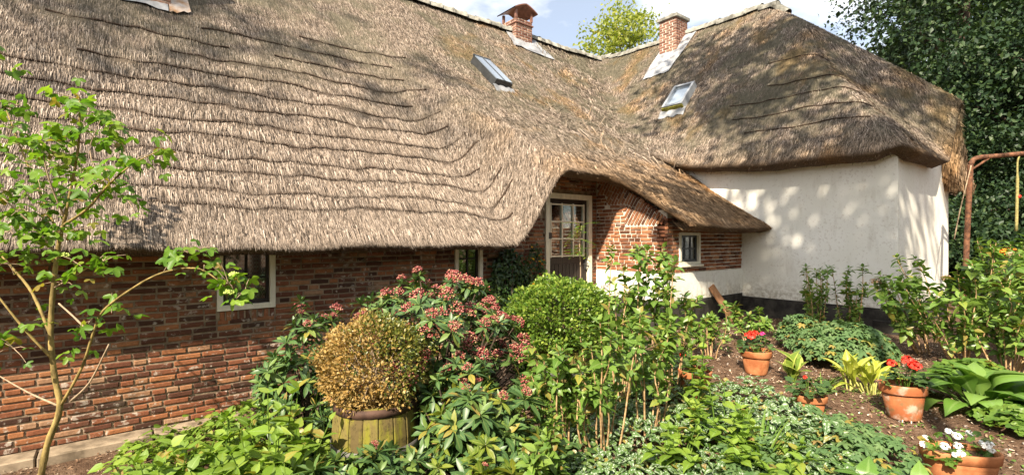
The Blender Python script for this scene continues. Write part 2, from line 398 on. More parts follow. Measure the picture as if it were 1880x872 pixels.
leafmat('leaf_hosta_edge', (.14, .22, .03), (.20, .29, .04), trans=.3, rough=.4, rimcol=(.42, .46, .10), rim=(.62, .85))
leafmat('leaf_strap', (.07, .15, .02), (.12, .22, .03), c3=(.2, .3, .05), trans=.25, rough=.45)
leafmat('leaf_evergreen', (.018, .042, .018), (.030, .062, .024), c3=(.06, .10, .028), trans=.14, rough=.5, spec=.3)
leafmat('leaf_far', (.19, .25, .045), (.29, .33, .06), c3=(.42, .43, .11), trans=.4, rough=.5)
leafmat('leaf_ivy', (.018, .045, .012), (.035, .075, .018), c3=(.07, .12, .025), trans=.15, rough=.4)
leafmat('leaf_shade_tree', (.05, .10, .02), (.08, .15, .025), trans=.2, rough=.5)

# ------------------------------------------------------------------ ground
def build_ground():
    a = np.linspace(-1, 1, 150); g = np.sign(a) * (np.abs(a) * 9 + (np.abs(a) ** 6) * 600)
    X, Y = np.meshgrid(g + 4, g + 3, indexing='ij'); Z = gz(X, Y) + .012 * wob(X, Y, 7.0, 1.0) + .006 * wob(X, Y, 19.0, 4.0)
    n = len(a); I = np.arange(n * n).reshape(n, n)
    F = np.stack([I[:-1, :-1], I[1:, :-1], I[1:, 1:], I[:-1, 1:]], -1).reshape(-1, 4)
    struct('ground', np_mesh('ground', np.stack([X, Y, Z], -1), F, True), MAT['soil'], 'brown garden soil strewn with bark chips')
build_ground()
# ------------------------------------------------------------------ the farmhouse
YW, YR, ZR = 6.0, 10.7, 7.46            # facade plane, main ridge
XW, XR = 9.07, 12.44                    # white side wall of the wing, wing ridge
YL, XP = 4.55, 6.73                     # lean-to front wall, porch return wall
HOUSE = thing('farmhouse', 'old brick and white plaster farmhouse under one sweeping thatched roof', 'farmhouse', (5.0, 6.0, 0.0))

def main_z(y): return 1.80 + (ZR - 1.80) / (YR - 5.5) * (y - 5.5)
def lean_z(y): return 2.04 + .67 * (y - 4.06)
RODS = [(.52, -3, 4.6), (.73, -3, 4.75), (1.02, -3, 4.7), (1.25, -3, 4.45), (1.57, -3, 4.6), (1.84, -3, 4.5), (2.16, -3, 4.3), (2.48, -1.2, 4.3), (2.82, -.3, 3.9), (3.16, .6, 4.3), (3.5, -.6, 1.3), (3.52, 1.9, 4.0), (3.88, 1.0, 3.9), (4.25, 2.4, 4.3)]
def rod_y(i, x):
    s = RODS[i][0]; x = np.asarray(x, float)
    return 5.5 + s * .72 + .032 * wob(x, x * 0 + i, 2.0, i * 1.7) + .010 * wob(x, x * 0, 8.0, i) - .17 * S(3.6, 4.9, x) * S(2.2, 0, s)
def H1(x, y):
    h = H1b(x, y); x = np.asarray(x, float); y = np.asarray(y, float)
    for i, (s, xa, xb) in enumerate(RODS):
        d = y - rod_y(i, x); h = h + .034 * np.where(d > 0, np.exp(-d / .07), 0.0) * S(xa - .1, xa + .3, x) * S(xb + .1, xb - .4, x)
    return h
def H1b(x, y):
    x = np.asarray(x, float); y = np.asarray(y, float)
    m = main_z(y); d = lean_z(y) - m
    sp = .5 * (d + np.sqrt(d * d + .12)) - .03 * S(1.5, -1.0, d)
    x0 = 4.50 - .42 * np.clip(y - 5.4, 0, 4)
    b = S(x0, x0 + .85 + .25 * np.clip(y - 5.4, 0, 4), x)
    return m + sp * b + .028 * wob(x, y, .9, 2.0) + .012 * wob(x, y, 3.1, 5.0)
def H2(x, y):
    x = np.asarray(x, float); y = np.asarray(y, float)
    a = 3.09 + (ZR - 3.09) / (XR - 8.7) * (x - 8.7)
    hip = 3.09 + (ZR - 3.09) / (5.54 - 1.95) * (y - 1.95)
    hr = 4.25 + (ZR - 4.25) / (5.54 - 1.95) * (y - 1.95)
    hip = hip + (hr - hip) * S(10.7, 11.75, x)
    k = .22; h = .5 * (a + hip - np.sqrt((a - hip) ** 2 + k * k))
    h = np.minimum(h + .05, ZR + 0 * h)
    g = H1b(x, y) - .09; k = .5
    h = .5 * (h + g + np.sqrt((h - g) ** 2 + k * k * S(3.6, 5.6, y) + 1e-6))
    return h + .022 * wob(x, y, 1.0, 7.0) + .010 * wob(x, y, 3.3, 1.0)
YE_X = np.array([-8, 4.55, 4.95, 5.3, 6.20, 6.36, 6.46, 6.54, 6.66, 8.9, 9.085, 9.10, 9.14, 13.0])
YE_Y = np.array([5.5, 5.5, 5.42, 5.3, 5.28, 5.15, 4.80, 4.35, 4.08, 4.04, 4.03, 4.03, 5.75, 5.75])
def ye(x): return np.interp(x, YE_X, YE_Y)
def grad(Hf, x, y, e=.02):
    if Hf is H1: Hf = H1b
    return (Hf(x + e, y) - Hf(x - e, y)) / (2 * e), (Hf(x, y + e) - Hf(x, y - e)) / (2 * e)

def grid_faces(nx, ny):
    I = np.arange(nx * ny).reshape(nx, ny)
    return np.stack([I[:-1, :-1], I[1:, :-1], I[1:, 1:], I[:-1, 1:]], -1).reshape(-1, 4)
def skirt(B, out, slope, drop=.10):
    """rows of points under an eave: rounded lip, cut face and soffit"""
    z = np.zeros_like(B); z[:, 2] = 1
    r1 = B + out * .012 - z * .04; r2 = B - out * .20 - z * drop
    r3 = B - out * .6 - z * (drop - .45 * slope[:, None] * .55)
    return [B, r1, r2, r3]
def boundary_out(P):
    T = np.gradient(P[:, :2], axis=0); T /= np.linalg.norm(T, axis=1)[:, None] + 1e-9
    return np.stack([T[:, 1], -T[:, 0], 0 * T[:, 0]], -1)

REED = []                                # arrays of reed strips, joined at the end
def reeds(P, D, N, L, W, lift0, lift1, jit):
    n = len(P)
    D = D + RS.normal(0, jit, (n, 3)); D /= np.linalg.norm(D, axis=1)[:, None]
    X = np.cross(D, N); X /= np.linalg.norm(X, axis=1)[:, None] + 1e-9
    tw = RS.uniform(-.7, .7, (n, 1)); X = X * np.cos(tw) + N * np.sin(tw)
    a = P + N * lift0[:, None] - D * (L * .5)[:, None]; b = P + N * lift1[:, None] + D * (L * .5)[:, None]
    w = (W * .5)[:, None] * X
    REED.append(np.stack([a - w * 1.3, a + w * 1.3, b + w * RS.uniform(-1, 1, (n, 1))], 1))
def reed_patch(Hf, x, y, L=(.10, .26), W=(.007, .015), jit=.16, lift=(.0, .03)):
    hx, hy = grad(Hf, x, y); n = len(x)
    P = np.stack([x, y, Hf(x, y)], -1)
    N = np.stack([-hx, -hy, np.ones(n)], -1); N /= np.linalg.norm(N, axis=1)[:, None]
    D = np.stack([-hx, -hy, -(hx * hx + hy * hy)], -1); D /= np.linalg.norm(D, axis=1)[:, None] + 1e-9
    reeds(P, D, N, RS.uniform(*L, n), RS.uniform(*W, n), RS.uniform(-.02, .004, n), RS.uniform(*lift, n), jit)
def reed_edge(B, out, slope, per_m, drop=.10):
    """reed ends packed in the cut face of an eave"""
    seg = np.linalg.norm(np.diff(B, axis=0), axis=1); cum = np.concatenate([[0], np.cumsum(seg)]); n = int(cum[-1] * per_m)
    s = RS.uniform(0, cum[-1], n); q = np.stack([np.interp(s, cum, B[:, k]) for k in range(3)], -1)
    o = np.stack([np.interp(s, cum, out[:, k]) for k in range(3)], -1); o /= np.linalg.norm(o, axis=1)[:, None] + 1e-9
    sl = np.interp(s, cum, slope); dep = RS.uniform(0, 1, n) ** 1.2
    end = q + o * (.025 - .22 * dep)[:, None]; end[:, 2] -= .012 + drop * dep
    D = o.copy(); D[:, 2] = -np.clip(sl, .25, 1.1); D /= np.linalg.norm(D, axis=1)[:, None]
    L = RS.uniform(.10, .24, n); ex = RS.normal(0, .010, n) + np.where(RS.rand(n) < .03, RS.uniform(.02, .08, n), 0)
    N = np.cross(np.cross(D, np.array([0, 0, 1.0])), D); N /= np.linalg.norm(N, axis=1)[:, None] + 1e-9
    P = end - D * (L * .5 - ex)[:, None]
    reeds(P, D, N, L, RS.uniform(.007, .013, n), np.zeros(n), RS.uniform(-.004, .006, n), .07)

def build_roof():
    xs = np.unique(np.concatenate([np.linspace(-8, 3.5, 60), np.linspace(3.5, 6.1, 70), np.linspace(6.1, 6.8, 40), np.linspace(6.8, 9.0, 30), [9.05, 9.085, 9.10, 9.12, 9.14], np.linspace(9.2, 12.6, 30)]))
    tt = np.linspace(0, 1, 80) ** 1.25
    X = np.repeat(xs[:, None], len(tt), 1); Y0 = ye(xs)[:, None]; Y = Y0 + (YR - Y0) * tt[None, :]
    Z = H1(X, Y)
    V = np.stack([X, Y, Z], -1); nx, ny = X.shape
    me = np_mesh('roof', V, grid_faces(nx, ny), True)
    roof = ob('roof', me, MAT['thatch_base'], HOUSE, world=True)
    roof['label'] = 'weathered grey-brown thatched roof with dark binding rods'
    B = V[:, 0].copy(); use = B[:, 0] < 9.12; B = B[use]
    out = boundary_out(B); out = np.stack([np.convolve(np.pad(out[:, k], 1, 'edge'), [.25, .5, .25], 'valid') for k in range(3)], -1)
    hx, hy = grad(H1, B[:, 0], B[:, 1]); sl = np.clip(-(hx * out[:, 0] + hy * out[:, 1]), .2, 1.2)
    rows = skirt(B, out, sl)
    ob('eave', np_mesh('eave', np.stack(rows, 1), grid_faces(len(B), 4), True), MAT['thatch_base'], roof)
    # back slope (not seen from the garden)
    m = MB(); m.add([(-8, YR, ZR + .0), (12.6, YR, ZR), (12.6, 15.9, 1.9), (-8, 15.9, 1.9)], [(0, 1, 2, 3)])
    m.add([(XR, 5.4, ZR), (XR, 10.7, ZR), (16.2, 14.4, 3.2), (16.2, 5.4, 3.2)], [(0, 3, 2, 1)])
    ob('back_slope', m.mesh('back_slope'), MAT['thatch_base'], roof)
    reed_edge(B[B[:, 0] > -1.6], out[B[:, 0] > -1.6], sl[B[:, 0] > -1.6], 2600)
    # main surface reeds; more of them where the roof is near the camera
    def rnd_main(n, x0, x1, tp):
        x = RS.uniform(x0, x1, n); y0 = ye(x); y = y0 + .01 + (YR - y0) * RS.uniform(0, 1, n) ** tp; return x, y
    x, y = rnd_main(430000, -2.4, 4.6, 1.4); reed_patch(H1, x, y, L=(.09, .22), W=(.0042, .008), jit=.06, lift=(.0, .012))
    x, y = rnd_main(250000, 4.0, 9.05, 1.15); reed_patch(H1, x, y, L=(.09, .22), W=(.005, .0095), jit=.14, lift=(0, .018))
    x, y = rnd_main(22000, 9.1, 12.5, 1.0); reed_patch(H1, x, y, L=(.14, .3), W=(.01, .02), jit=.25)
    # loose lower courses: shorter, thicker, straighter reed just above the eave
    x = RS.uniform(-2.2, 5.0, 40000); y = 5.5 + RS.uniform(0, .75, 40000); reed_patch(H1, x, y, L=(.08, .18), W=(.005, .010), jit=.05, lift=(.0, .012))
    # stray loose stalks in the valley and on the lean-to
    x, y = RS.uniform(6.8, 9.6, 900), RS.uniform(5.4, 8.0, 900); reed_patch(H1, x, y, L=(.3, .7), W=(.008, .014), jit=.55, lift=(.03, .07))
    # ---- binding rods that lie bare in the weathered thatch
    for i, (s, xa, xb) in enumerate(RODS):
        xx = np.linspace(xa, xb, 90); yy = rod_y(i, xx) - .012
        zz = H1b(xx, yy) + .016 + .006 * wob(xx, xx * 0 + i, 6.0, i * 3)
        V2, F2 = tube(np.stack([xx, yy, zz], -1), .013 + .007 * np.clip(wob(xx, xx * 0 + i * 3, 1.9, i * 2.3) + .5 * wob(xx, xx * 0, 5, i), -1.3, 1), 5)
        ob('binding_rod', MB().add(V2, F2).mesh('binding_rod'), MAT['rod'], roof)
        # the course above hangs over the rod
        n = int((xb - xa) * 150); x = RS.uniform(xa, xb, n); y = np.interp(x, xx, yy) + RS.uniform(.07, .14, n)
        reed_patch(H1, x, y, L=(.10, .16), W=(.005, .010), jit=.06, lift=(.0, .015))
    # ---- wing
    x1 = lambda y: np.where(y < 5.54, 11.86 + (XR - 11.86) * (y - 1.95) / (5.54 - 1.95), XR)
    ys = np.concatenate([np.linspace(1.95, 3.2, 34), np.linspace(3.25, 10.72, 90)])
    ss = np.linspace(0, 1, 90)
    Yg = np.repeat(ys[None, :], len(ss), 0); Xg = 8.7 + ss[:, None] * (x1(Yg) - 8.7)
    dx, dy = Xg - 8.7, Yg - 1.95; Rr = .55
    m = (dx < Rr) & (dy < Rr); px, py = Rr - dx, Rr - dy
    f = np.where(m, np.maximum(px, py) / (np.hypot(px, py) + 1e-9), 1.0)
    Xc = np.where(m, 8.7 + Rr - px * f, Xg); Yc = np.where(m, 1.95 + Rr - py * f, Yg)
    Zg = H2(Xc, Yc); V = np.stack([Xc, Yc, Zg], -1)
    wing = ob('wing_roof', np_mesh('wing_roof', V, grid_faces(len(ss), len(ys)), True), MAT['thatch_base'], HOUSE, world=True)
    wing['label'] = 'mossy hipped thatched roof of the white wing'
    k = np.searchsorted(ys, 6.6)
    Bw = np.concatenate([V[0, :k][::-1], V[1:, 0]]); ow = boundary_out(Bw)
    hx, hy = grad(H2, Bw[:, 0], Bw[:, 1]); sw = np.clip(-(hx * ow[:, 0] + hy * ow[:, 1]), .2, 1.2)
    rows = skirt(Bw, ow, sw, .12)
    ob('eave', np_mesh('eave', np.stack(rows, 1), grid_faces(len(Bw), 4), True), MAT['thatch_base'], wing)
    reed_edge(Bw, ow, sw, 2000, .12)
    n = 230000; y = 1.97 + RS.uniform(0, 1, n) ** 1.1 * 8.7; x = 8.72 + RS.uniform(0, 1, n) * (x1(y) - 8.74)
    keep = ~((8.7 + Rr - x > 0) & (1.95 + Rr - y > 0) & (np.hypot(8.7 + Rr - x, 1.95 + Rr - y) > Rr)); reed_patch(H2, x[keep], y[keep], L=(.09, .19), W=(.0055, .0105), jit=.15, lift=(0, .018))
    # cut end of the raised thatch over the barn doors: a thick hanging edge
    ey = np.linspace(1.95, 5.5, 24); E = np.stack([x1(ey), ey, H2(x1(ey), ey)], -1)
    rows = [E, E + [.10, 0, -.12], E + [.10, .05, -.55], E + [-.18, .12, -.75]]
    ob('cut_edge', np_mesh('cut_edge', np.stack(rows, 1), grid_faces(len(E), 4), True), MAT['thatch_base'], wing)
    sidez = np.linspace(4.2, 2.72, 16); Pc = []
    for i, z in enumerate(sidez):
        t = i / 15; bx = 11.82 + .10 * t + .22 * S(.55, 1, t); by = 2.02 - .04 * t; rx = .13 + .20 * float(S(.5, .85, t)) * (1 if t < .93 else .55); ry = .18 + .16 * t
        Pc.append([(bx + rx * math.cos(a), by + .2 + ry * math.sin(a), z) for a in np.linspace(0, 2 * math.pi, 15)[:-1]])
    Pc = np.array(Pc); F = [(i * 14 + k2, i * 14 + (k2 + 1) % 14, (i + 1) * 14 + (k2 + 1) % 14, (i + 1) * 14 + k2) for i in range(15) for k2 in range(14)]
    mm = MB().add(Pc.reshape(-1, 3), F); mm.F.append(tuple(range(15 * 14, 16 * 14)))
    ob('hanging_edge', mm.mesh('hanging_edge', True), MAT['thatch_base'], wing)
    n = 9000; i = RS.randint(0, 15, n); k2 = RS.randint(0, 14, n); fr = RS.rand(n, 1)
    P = Pc[i, k2] * (1 - fr) + Pc[i + 1, (k2 + 1) % 14] * fr; cn = Pc.mean(1)[i]; N = P - cn; N[:, 2] = 0; N /= np.linalg.norm(N, axis=1)[:, None]
    reeds(P, np.tile([0, 0, -1.0], (n, 1)), N, RS.uniform(.1, .24, n), RS.uniform(.009, .017, n), RS.uniform(0, .01, n), RS.uniform(.0, .015, n), .1)
    n = 7000; i = RS.randint(0, len(E) - 1, n); fr = RS.rand(n, 1); q = E[i] * (1 - fr) + E[i + 1] * fr
    q = q + np.stack([np.full(n, .09), RS.uniform(0, .05, n), -RS.uniform(0, .7, n)], -1)
    reeds(q, np.tile([0.1, -.6, -.8], (n, 1)), np.tile([1.0, 0, 0], (n, 1)), RS.uniform(.1, .24, n), RS.uniform(.009, .017, n), np.zeros(n), RS.uniform(0, .015, n), .1)
    for i, (xo, ya, yb) in enumerate([(.55, 2.6, 4.6), (.85, 2.5, 5.0), (1.15, 2.7, 5.2), (1.45, 3.0, 4.6), (2.0, 3.6, 4.8)]):
        yy = np.linspace(ya, yb, 40); xx = 8.7 + xo + .02 * wob(yy, yy * 0 + i, 2.5, i); zz = H2(xx, yy) + .022 + .008 * wob(yy, yy * 0, 6, i)
        V2, F2 = tube(np.stack([xx, yy, zz], -1), .011, 5); ob('binding_rod', MB().add(V2, F2).mesh('binding_rod'), MAT['rod'], wing)
    # ---- ridge tiles
    tile = MB(); nn = 7; prof = [(math.cos(a) * .15, math.sin(a) * .12) for a in np.linspace(-.25, math.pi + .25, nn)]
    Vt = [(s, c, h) for s, sc_ in ((-.20, 1), (.17, 1)) for (c, h) in prof] + [(.17, c * 1.14, h * 1.16) for (c, h) in prof] + [(.22, c * 1.14, h * 1.16) for (c, h) in prof]
    Ft = [(r * nn + i, r * nn + i + 1, (r + 1) * nn + i + 1, (r + 1) * nn + i) for r in range(3) for i in range(nn - 1)]
    tm = tile.add(Vt, Ft).mesh('ridge_tile', True)
    for x in np.arange(3.2, 12.2, .36):
        z = float(H1(x, YR)) - .005
        ob('ridge_tile', tm, MAT['ridge_clay'], roof, M=Matrix.Translation((x, YR, z)) @ Euler((0, random.uniform(-.04, .04), random.uniform(-.05, .05))).to_matrix().to_4x4())
    for y in np.arange(5.55, 10.75, .36):
        z = float(H2(XR, y)) - .015
        ob('ridge_tile', tm, MAT['ridge_clay'], wing, M=Matrix.Translation((XR, y, z)) @ Euler((0, random.uniform(-.04, .04), R(90) + random.uniform(-.05, .05))).to_matrix().to_4x4())
    ob('ridge_tile', tm, MAT['ridge_clay'], wing, M=Matrix.Translation((XR, 5.30, ZR - .20)) @ Euler((0, -.75, R(90))).to_matrix().to_4x4())
    Q = np.concatenate(REED); n = len(Q)
    o = ob('reed', np_mesh('reed', Q.reshape(-1, 3), np.arange(n * 3).reshape(n, 3)), MAT['reed'], HOUSE, world=True); o['kind'] = 'stuff'; o['label'] = 'loose grey-tan reed stalks of the thatch'
    return roof, wing
ROOF, WING = build_roof()
def hit(Hf, u, v, t0=2.0, t1=30.0):
    r = ray(u, v)
    for t in np.arange(t0, t1, .02):
        p = np.array([0, 0, CZ]) + r * t
        if 1.9 < p[1] < 10.9 and p[2] < float(Hf(p[0], p[1])): return p
    return p

# ---- bricks
def brick_template(seed, L=.205, Hh=.043, D=.05):
    rs = np.random.RandomState(seed); gx = [0, .03, .35 + rs.uniform(-.1, .1), .97, 1]; gv = [0, .12, .88, 1]; nu, nv = 5, 4; V = []
    chip = rs.randint(0, 8)
    for j in range(nv):
        for i in range(nu):
            ex, ez = i in (0, nu - 1), j in (0, nv - 1)
            x = (gx[i] - .5) * L + rs.uniform(-.0025, .0025); z = (gv[j] - .5) * Hh + rs.uniform(-.0013, .0013)
            y = (.004 if (ex or ez) else 0) + rs.uniform(-.0008, .0008) + (.003 if ex and ez else 0)
            if ex and ez and (i > 0) * 2 + (j > 0) == chip: x *= .93; z *= .8; y += .006
            V.append((x, y, z))
    F = [(j * nu + i, j * nu + i + 1, (j + 1) * nu + i + 1, (j + 1) * nu + i) for j in range(nv - 1) for i in range(nu - 1)]
    ring = list(range(nu)) + [nu * 2 - 1, nu * 3 - 1, nu * 4 - 1] + [nu * 4 - 2 - i for i in range(nu - 1)] + [nu * 2, nu]
    n0 = len(V); V += [(V[k][0], D, V[k][2]) for k in ring]; m = len(ring)
    F += [(ring[(k + 1) % m], ring[k], n0 + k, n0 + (k + 1) % m) for k in range(m)]
    return np.array(V), F
BT = [brick_template(i) for i in range(7)]
BM = []
for (V_, F_) in BT:
    BM.append(MB().add(V_, F_).mesh('brick'))
def brick_wall(name, origin, ang, cells, mat, label=None, parts=None):
    """cells: list of (u, z, scale_u, scale_z, tilt); joined into one stuff mesh apart from the first `parts`"""
    Rz = Matrix.Translation(origin) @ Matrix.Rotation(ang, 4, 'Z')
    objs = []; V = []; F = []; n0 = 0
    for k, (u, z, su, sz, tilt) in enumerate(cells):
        q = random.randrange(len(BT))
        M = Rz @ Matrix.Translation((u, random.uniform(-.004, .004), z)) @ Euler((random.uniform(-.03, .03), -tilt + random.uniform(-.018, .018), random.uniform(-.022, .022))).to_matrix().to_4x4() @ Matrix.Diagonal((su, 1, sz, 1))
        if parts is not None and k in parts: objs.append((q, M)); continue
        A = np.array(M); P = BT[q][0] @ A[:3, :3].T + A[:3, 3]
        V.append(P); F += [tuple(i + n0 for i in f) for f in BT[q][1]]; n0 += len(P)
    return objs, (np.concatenate(V), F) if V else None
def courses(u0, u1, z0, z1, ch=.062, holes=(), header=.25):
    out = []; k = 0; z = z0 + ch / 2
    while z < z1:
        u = u0 - random.uniform(0, .2)
        while u < u1:
            L = .205 if random.random() > header else .098
            if k % 2 and random.random() < .25: L = .098
            L *= random.uniform(.93, 1.05)
            c = u + L / 2; a, b = max(u, u0), min(u + L, u1)
            for (h0, h1, g0, g1) in holes:
                if g0 < z < g1:
                    if a >= h0 and b <= h1: a = b
                    elif a < h0 < b: b = h0
                    elif a < h1 < b: a = h1
            if b - a > .03: out.append(((a + b) / 2, z + random.uniform(-.003, .003), (b - a) / .205, random.uniform(.93, 1.06), 0.0))
            u += L + .017
        z += ch; k += 1
    return out
def build_walls():
    # main facade
    W1 = (.865, 1.43, 1.10, 2.05); W2 = (3.78, 4.25, .95, 1.9); DR = (5.49, 6.58, .0, 2.60)
    m = MB()
    for (a, b, c, d) in ((-6, W1[0], -.3, 2.25), (W1[1], W2[0], -.3, 2.25), (W2[1], 4.7, -.3, 2.25), (4.7, DR[0], -.3, 2.5), (DR[1], XP + .3, -.3, 3.1), (W1[0], W1[1], -.3, W1[2]), (W1[0], W1[1], W1[3], 2.25), (W2[0], W2[1], -.3, W2[2]), (W2[0], W2[1], W2[3], 2.25), (DR[0], DR[1], 2.6, 3.1)):
        m.box(a, b, YW + .012, YW + .36, c, d)
    wall = ob('brick_wall', m.mesh('brick_wall'), MAT['mortar_old'], HOUSE, world=True)
    wall['label'] = 'long low facade of weathered red brick under the eave'
    cells = courses(-2.6, 5.49, .02, 2.2, holes=[(W1[0] - .01, W1[1] + .01, W1[2] - .115, W1[3]), (W2[0] - .01, W2[1] + .01, W2[2], W2[3])])
    nso = 9                                                       # soldier course below the window
    for i in range(nso): cells.append((W1[0] + .02 + (i + .5) * (W1[1] - W1[0] - .02) / nso, W1[2] - .058, .47, 1.0, R(90)))
    cells += courses(6.585, XP, .5, 3.0) + courses(5.49, 6.58, 2.66, 3.0)
    score = []
    for k, (u, z, su, sz, t) in enumerate(cells):
        p = np.array([u, YW, z - CZ]); d = p @ FW; px = U0 + FP * (p @ RT) / d; py = V0 - FP * p[2] / d
        score.append(((su * .205 * 920 / d) if (5 < px < 640 and 480 < py < 850) else 0, k))
    parts = set(k for s, k in sorted(score, reverse=True)[:300] if s > 0)
    objs, rest = brick_wall('brick', (0, YW, 0), 0, cells, None, parts=parts)
    for q, M in objs: ob('brick', BM[q], MAT['brick_old'], wall, M=M)
    o = ob('brickwork', MB().add(*rest).mesh('brickwork'), MAT['brick_old'], wall); o['kind'] = 'stuff'
    # stone footing along the facade
    m = MB(); x = -3.0
    while x < 1.9:
        L = random.uniform(.5, .9); m.box(x, x + L - .012, YW - .24 + random.uniform(-.015, .015), YW + .005, -.2, .02 + random.uniform(-.008, .008), bev=.01); x += L
    ob('footing', m.mesh('footing'), MAT['stone'], HOUSE, world=True)
    # porch return wall (faces left), white joints, slanting brickwork under the verge
    zt = lambda y: lean_z(y) - .24
    m = MB(); y0, y1 = YL, YW + .02
    m.add([(XP + .015, y1, 1.30), (XP + .015, y0 + .015, 1.30), (XP + .015, y0 + .015, zt(y0)), (XP + .015, y1, zt(y1)), (XP + .2, y1, 1.30), (XP + .2, y0 + .015, 1.30), (XP + .2, y0 + .015, zt(y0)), (XP + .2, y1, zt(y1))], [(0, 1, 2, 3), (4, 7, 6, 5), (3, 2, 6, 7)])
    pw = ob('porch_wall', m.mesh('porch_wall'), MAT['mortar_white'], HOUSE, world=True); pw['label'] = 'sunlit red brick return wall beside the door'
    sl = math.atan(.655); cells = []
    # stepped line between level courses and slanting bricks: z below which courses are level
    def level(u):                                                # u runs from the door wall towards the garden
        y = YW - u; top = zt(y)
        return 2.06 if u > .62 else (2.42 if u > .22 else 2.6)
    for (u, z, su, sz, t) in courses(.0, YW - YL - .004, 1.31, 2.9, header=.45):
        a, b = u - su * .1025, u + su * .1025
        for lim in (.62, .22):                                   # cut a brick that runs past a step
            if a < lim < b and level(a + .001) > z > level(b - .001) - .03: b = lim
        if z + .02 < min(level(a + .002), level(b - .002), zt(YW - b)) + .005 and b - a > .03: cells.append(((a + b) / 2, z, (b - a) / .205, sz * 1.10, t))
    tl = R(90) - sl                                              # perpendicular to the slope of the verge
    du = np.array([math.sin(sl), math.cos(sl)]); dv = np.array([math.cos(sl), -math.sin(sl)])   # up across the verge / down along it
    for k, a in enumerate(np.arange(-1.4, 2.4, .060)):
        ok = lambda q: .02 < q[0] < YW - YL - .01 and q[1] < zt(YW - q[0]) + .05 and q[1] > level(q[0]) + .012
        run = None
        for b in np.arange(-1.4, 1.6, .012):
            q = np.array([.62, 2.06]) + dv * a + du * b; g = ok(q)
            if g and run is None: run = b
            if (not g or b > 1.58) and run is not None:
                e = b - .012; pos = run - (.105 if k % 2 else 0)
                while pos < e - .02:
                    p0, p1 = max(pos, run), min(pos + .205, e)
                    if p1 - p0 > .025: c = np.array([.62, 2.06]) + dv * a + du * (p0 + p1) / 2; cells.append((c[0], c[1], (p1 - p0) / .205, 1.02, math.atan2(du[1], du[0])))
                    pos += .217
                run = None
    objs, rest = brick_wall('brick', (XP, YW, 0), R(-90), cells, None)
    o = ob('brickwork', MB().add(*rest).mesh('brickwork'), MAT['brick_porch'], pw); o['kind'] = 'stuff'
    # lean-to front
    W3 = (7.05, 7.65, 1.43, 1.95)
    m = MB()
    for (a, b, c, d) in ((XP + .015, W3[0], 1.30, 2.3), (W3[1], XW - .004, 1.30, 2.3), (W3[0], W3[1], 1.30, W3[2]), (W3[0], W3[1], W3[3], 2.3)): m.box(a, b, YL + .015, YL + .2, c, d)
    lw = ob('lean_to_wall', m.mesh('lean_to_wall'), MAT['mortar_white'], HOUSE, world=True); lw['label'] = 'dark brick front of the low lean-to'
    objs, rest = brick_wall('brick', (0, YL, 0), 0, [(q[0], q[1], q[2], q[3] * 1.1, q[4]) for q in courses(XP + .003, XW - .012, 1.31, 2.2, header=.4, holes=[(W3[0] - .01, W3[1] + .01, W3[2] - .01, W3[3] + .01)])], None)
    o = ob('brickwork', MB().add(*rest).mesh('brickwork'), MAT['brick_porch'], lw); o['kind'] = 'stuff'
    m = MB(); m.box(XP - .012, XW - .002, YL - .012, YL + .2, .86, 1.298); m.box(XP - .012, XP + .2, YL + .2, YW - .002, .86, 1.298)
    ob('white_plinth', m.mesh('white_plinth'), MAT['plaster'], HOUSE, world=True)
    m = MB(); m.box(XP - .008, XW - .002, YL - .008, YL + .2, .1, .858); m.box(XP - .008, XP + .2, YL + .2, YW - .002, .1, .858)
    ob('tarred_base', m.mesh('tarred_base'), MAT['tar'], HOUSE, world=True)
    # white wing: bevelled plaster box, black tarred base
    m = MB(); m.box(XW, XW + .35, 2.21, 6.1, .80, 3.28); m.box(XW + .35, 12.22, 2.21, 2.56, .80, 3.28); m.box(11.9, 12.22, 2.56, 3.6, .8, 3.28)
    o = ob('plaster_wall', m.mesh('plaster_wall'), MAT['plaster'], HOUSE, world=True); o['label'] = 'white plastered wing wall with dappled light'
    m = MB(); m.box(XW + .006, XW + .35, 2.216, 6.1, .1, .80); m.box(XW + .35, 12.214, 2.216, 2.56, .1, .80); m.box(11.9, 12.214, 2.56, 3.6, .1, .8)
    m.box(XW - .10, XW + .3, 2.10, 2.5, .1, .62)
    ob('tarred_base', m.mesh('tarred_base'), MAT['tar'], HOUSE, world=True)
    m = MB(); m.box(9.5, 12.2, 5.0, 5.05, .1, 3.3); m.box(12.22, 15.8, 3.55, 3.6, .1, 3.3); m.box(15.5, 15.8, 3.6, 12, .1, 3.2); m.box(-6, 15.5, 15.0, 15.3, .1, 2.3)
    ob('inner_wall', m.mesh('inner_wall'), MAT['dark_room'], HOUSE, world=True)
    # ---- windows
    def window(x0, x1, z0, z1, y, cols, rows, casing, sashm, label, cw=.055, curtain='curtain', sill=False, bot=True):
        f = MB(); f.box(x0, x0 + cw, y - .015, y + .09, z0, z1); f.box(x1 - cw, x1, y - .015, y + .09, z0, z1)
        if bot: f.box(x0 + cw, x1 - cw, y - .016, y + .09, z0, z0 + cw)
        f.box(x0 + cw, x1 - cw, y - .014, y + .09, z1 - cw, z1)
        w = ob('window', f.mesh('window'), casing, HOUSE, world=True); w['label'] = label
        a0, a1, c0, c1 = x0 + cw, x1 - cw, z0 + cw, z1 - cw; t = .03; s = MB()
        s.box(a0, a0 + t, y + .03, y + .07, c0, c1); s.box(a1 - t, a1, y + .03, y + .07, c0, c1); s.box(a0 + t, a1 - t, y + .031, y + .07, c0, c0 + t * 1.4); s.box(a0 + t, a1 - t, y + .031, y + .07, c1 - t, c1)
        for i in range(1, cols): xm = a0 + (a1 - a0) * i / cols; s.box(xm - .013, xm + .013, y + .034, y + .065, c0 + t, c1 - t)
        for j in range(1, rows): zm = c0 + (c1 - c0) * j / rows; s.box(a0 + t, a1 - t, y + .036, y + .063, zm - .012, zm + .012)
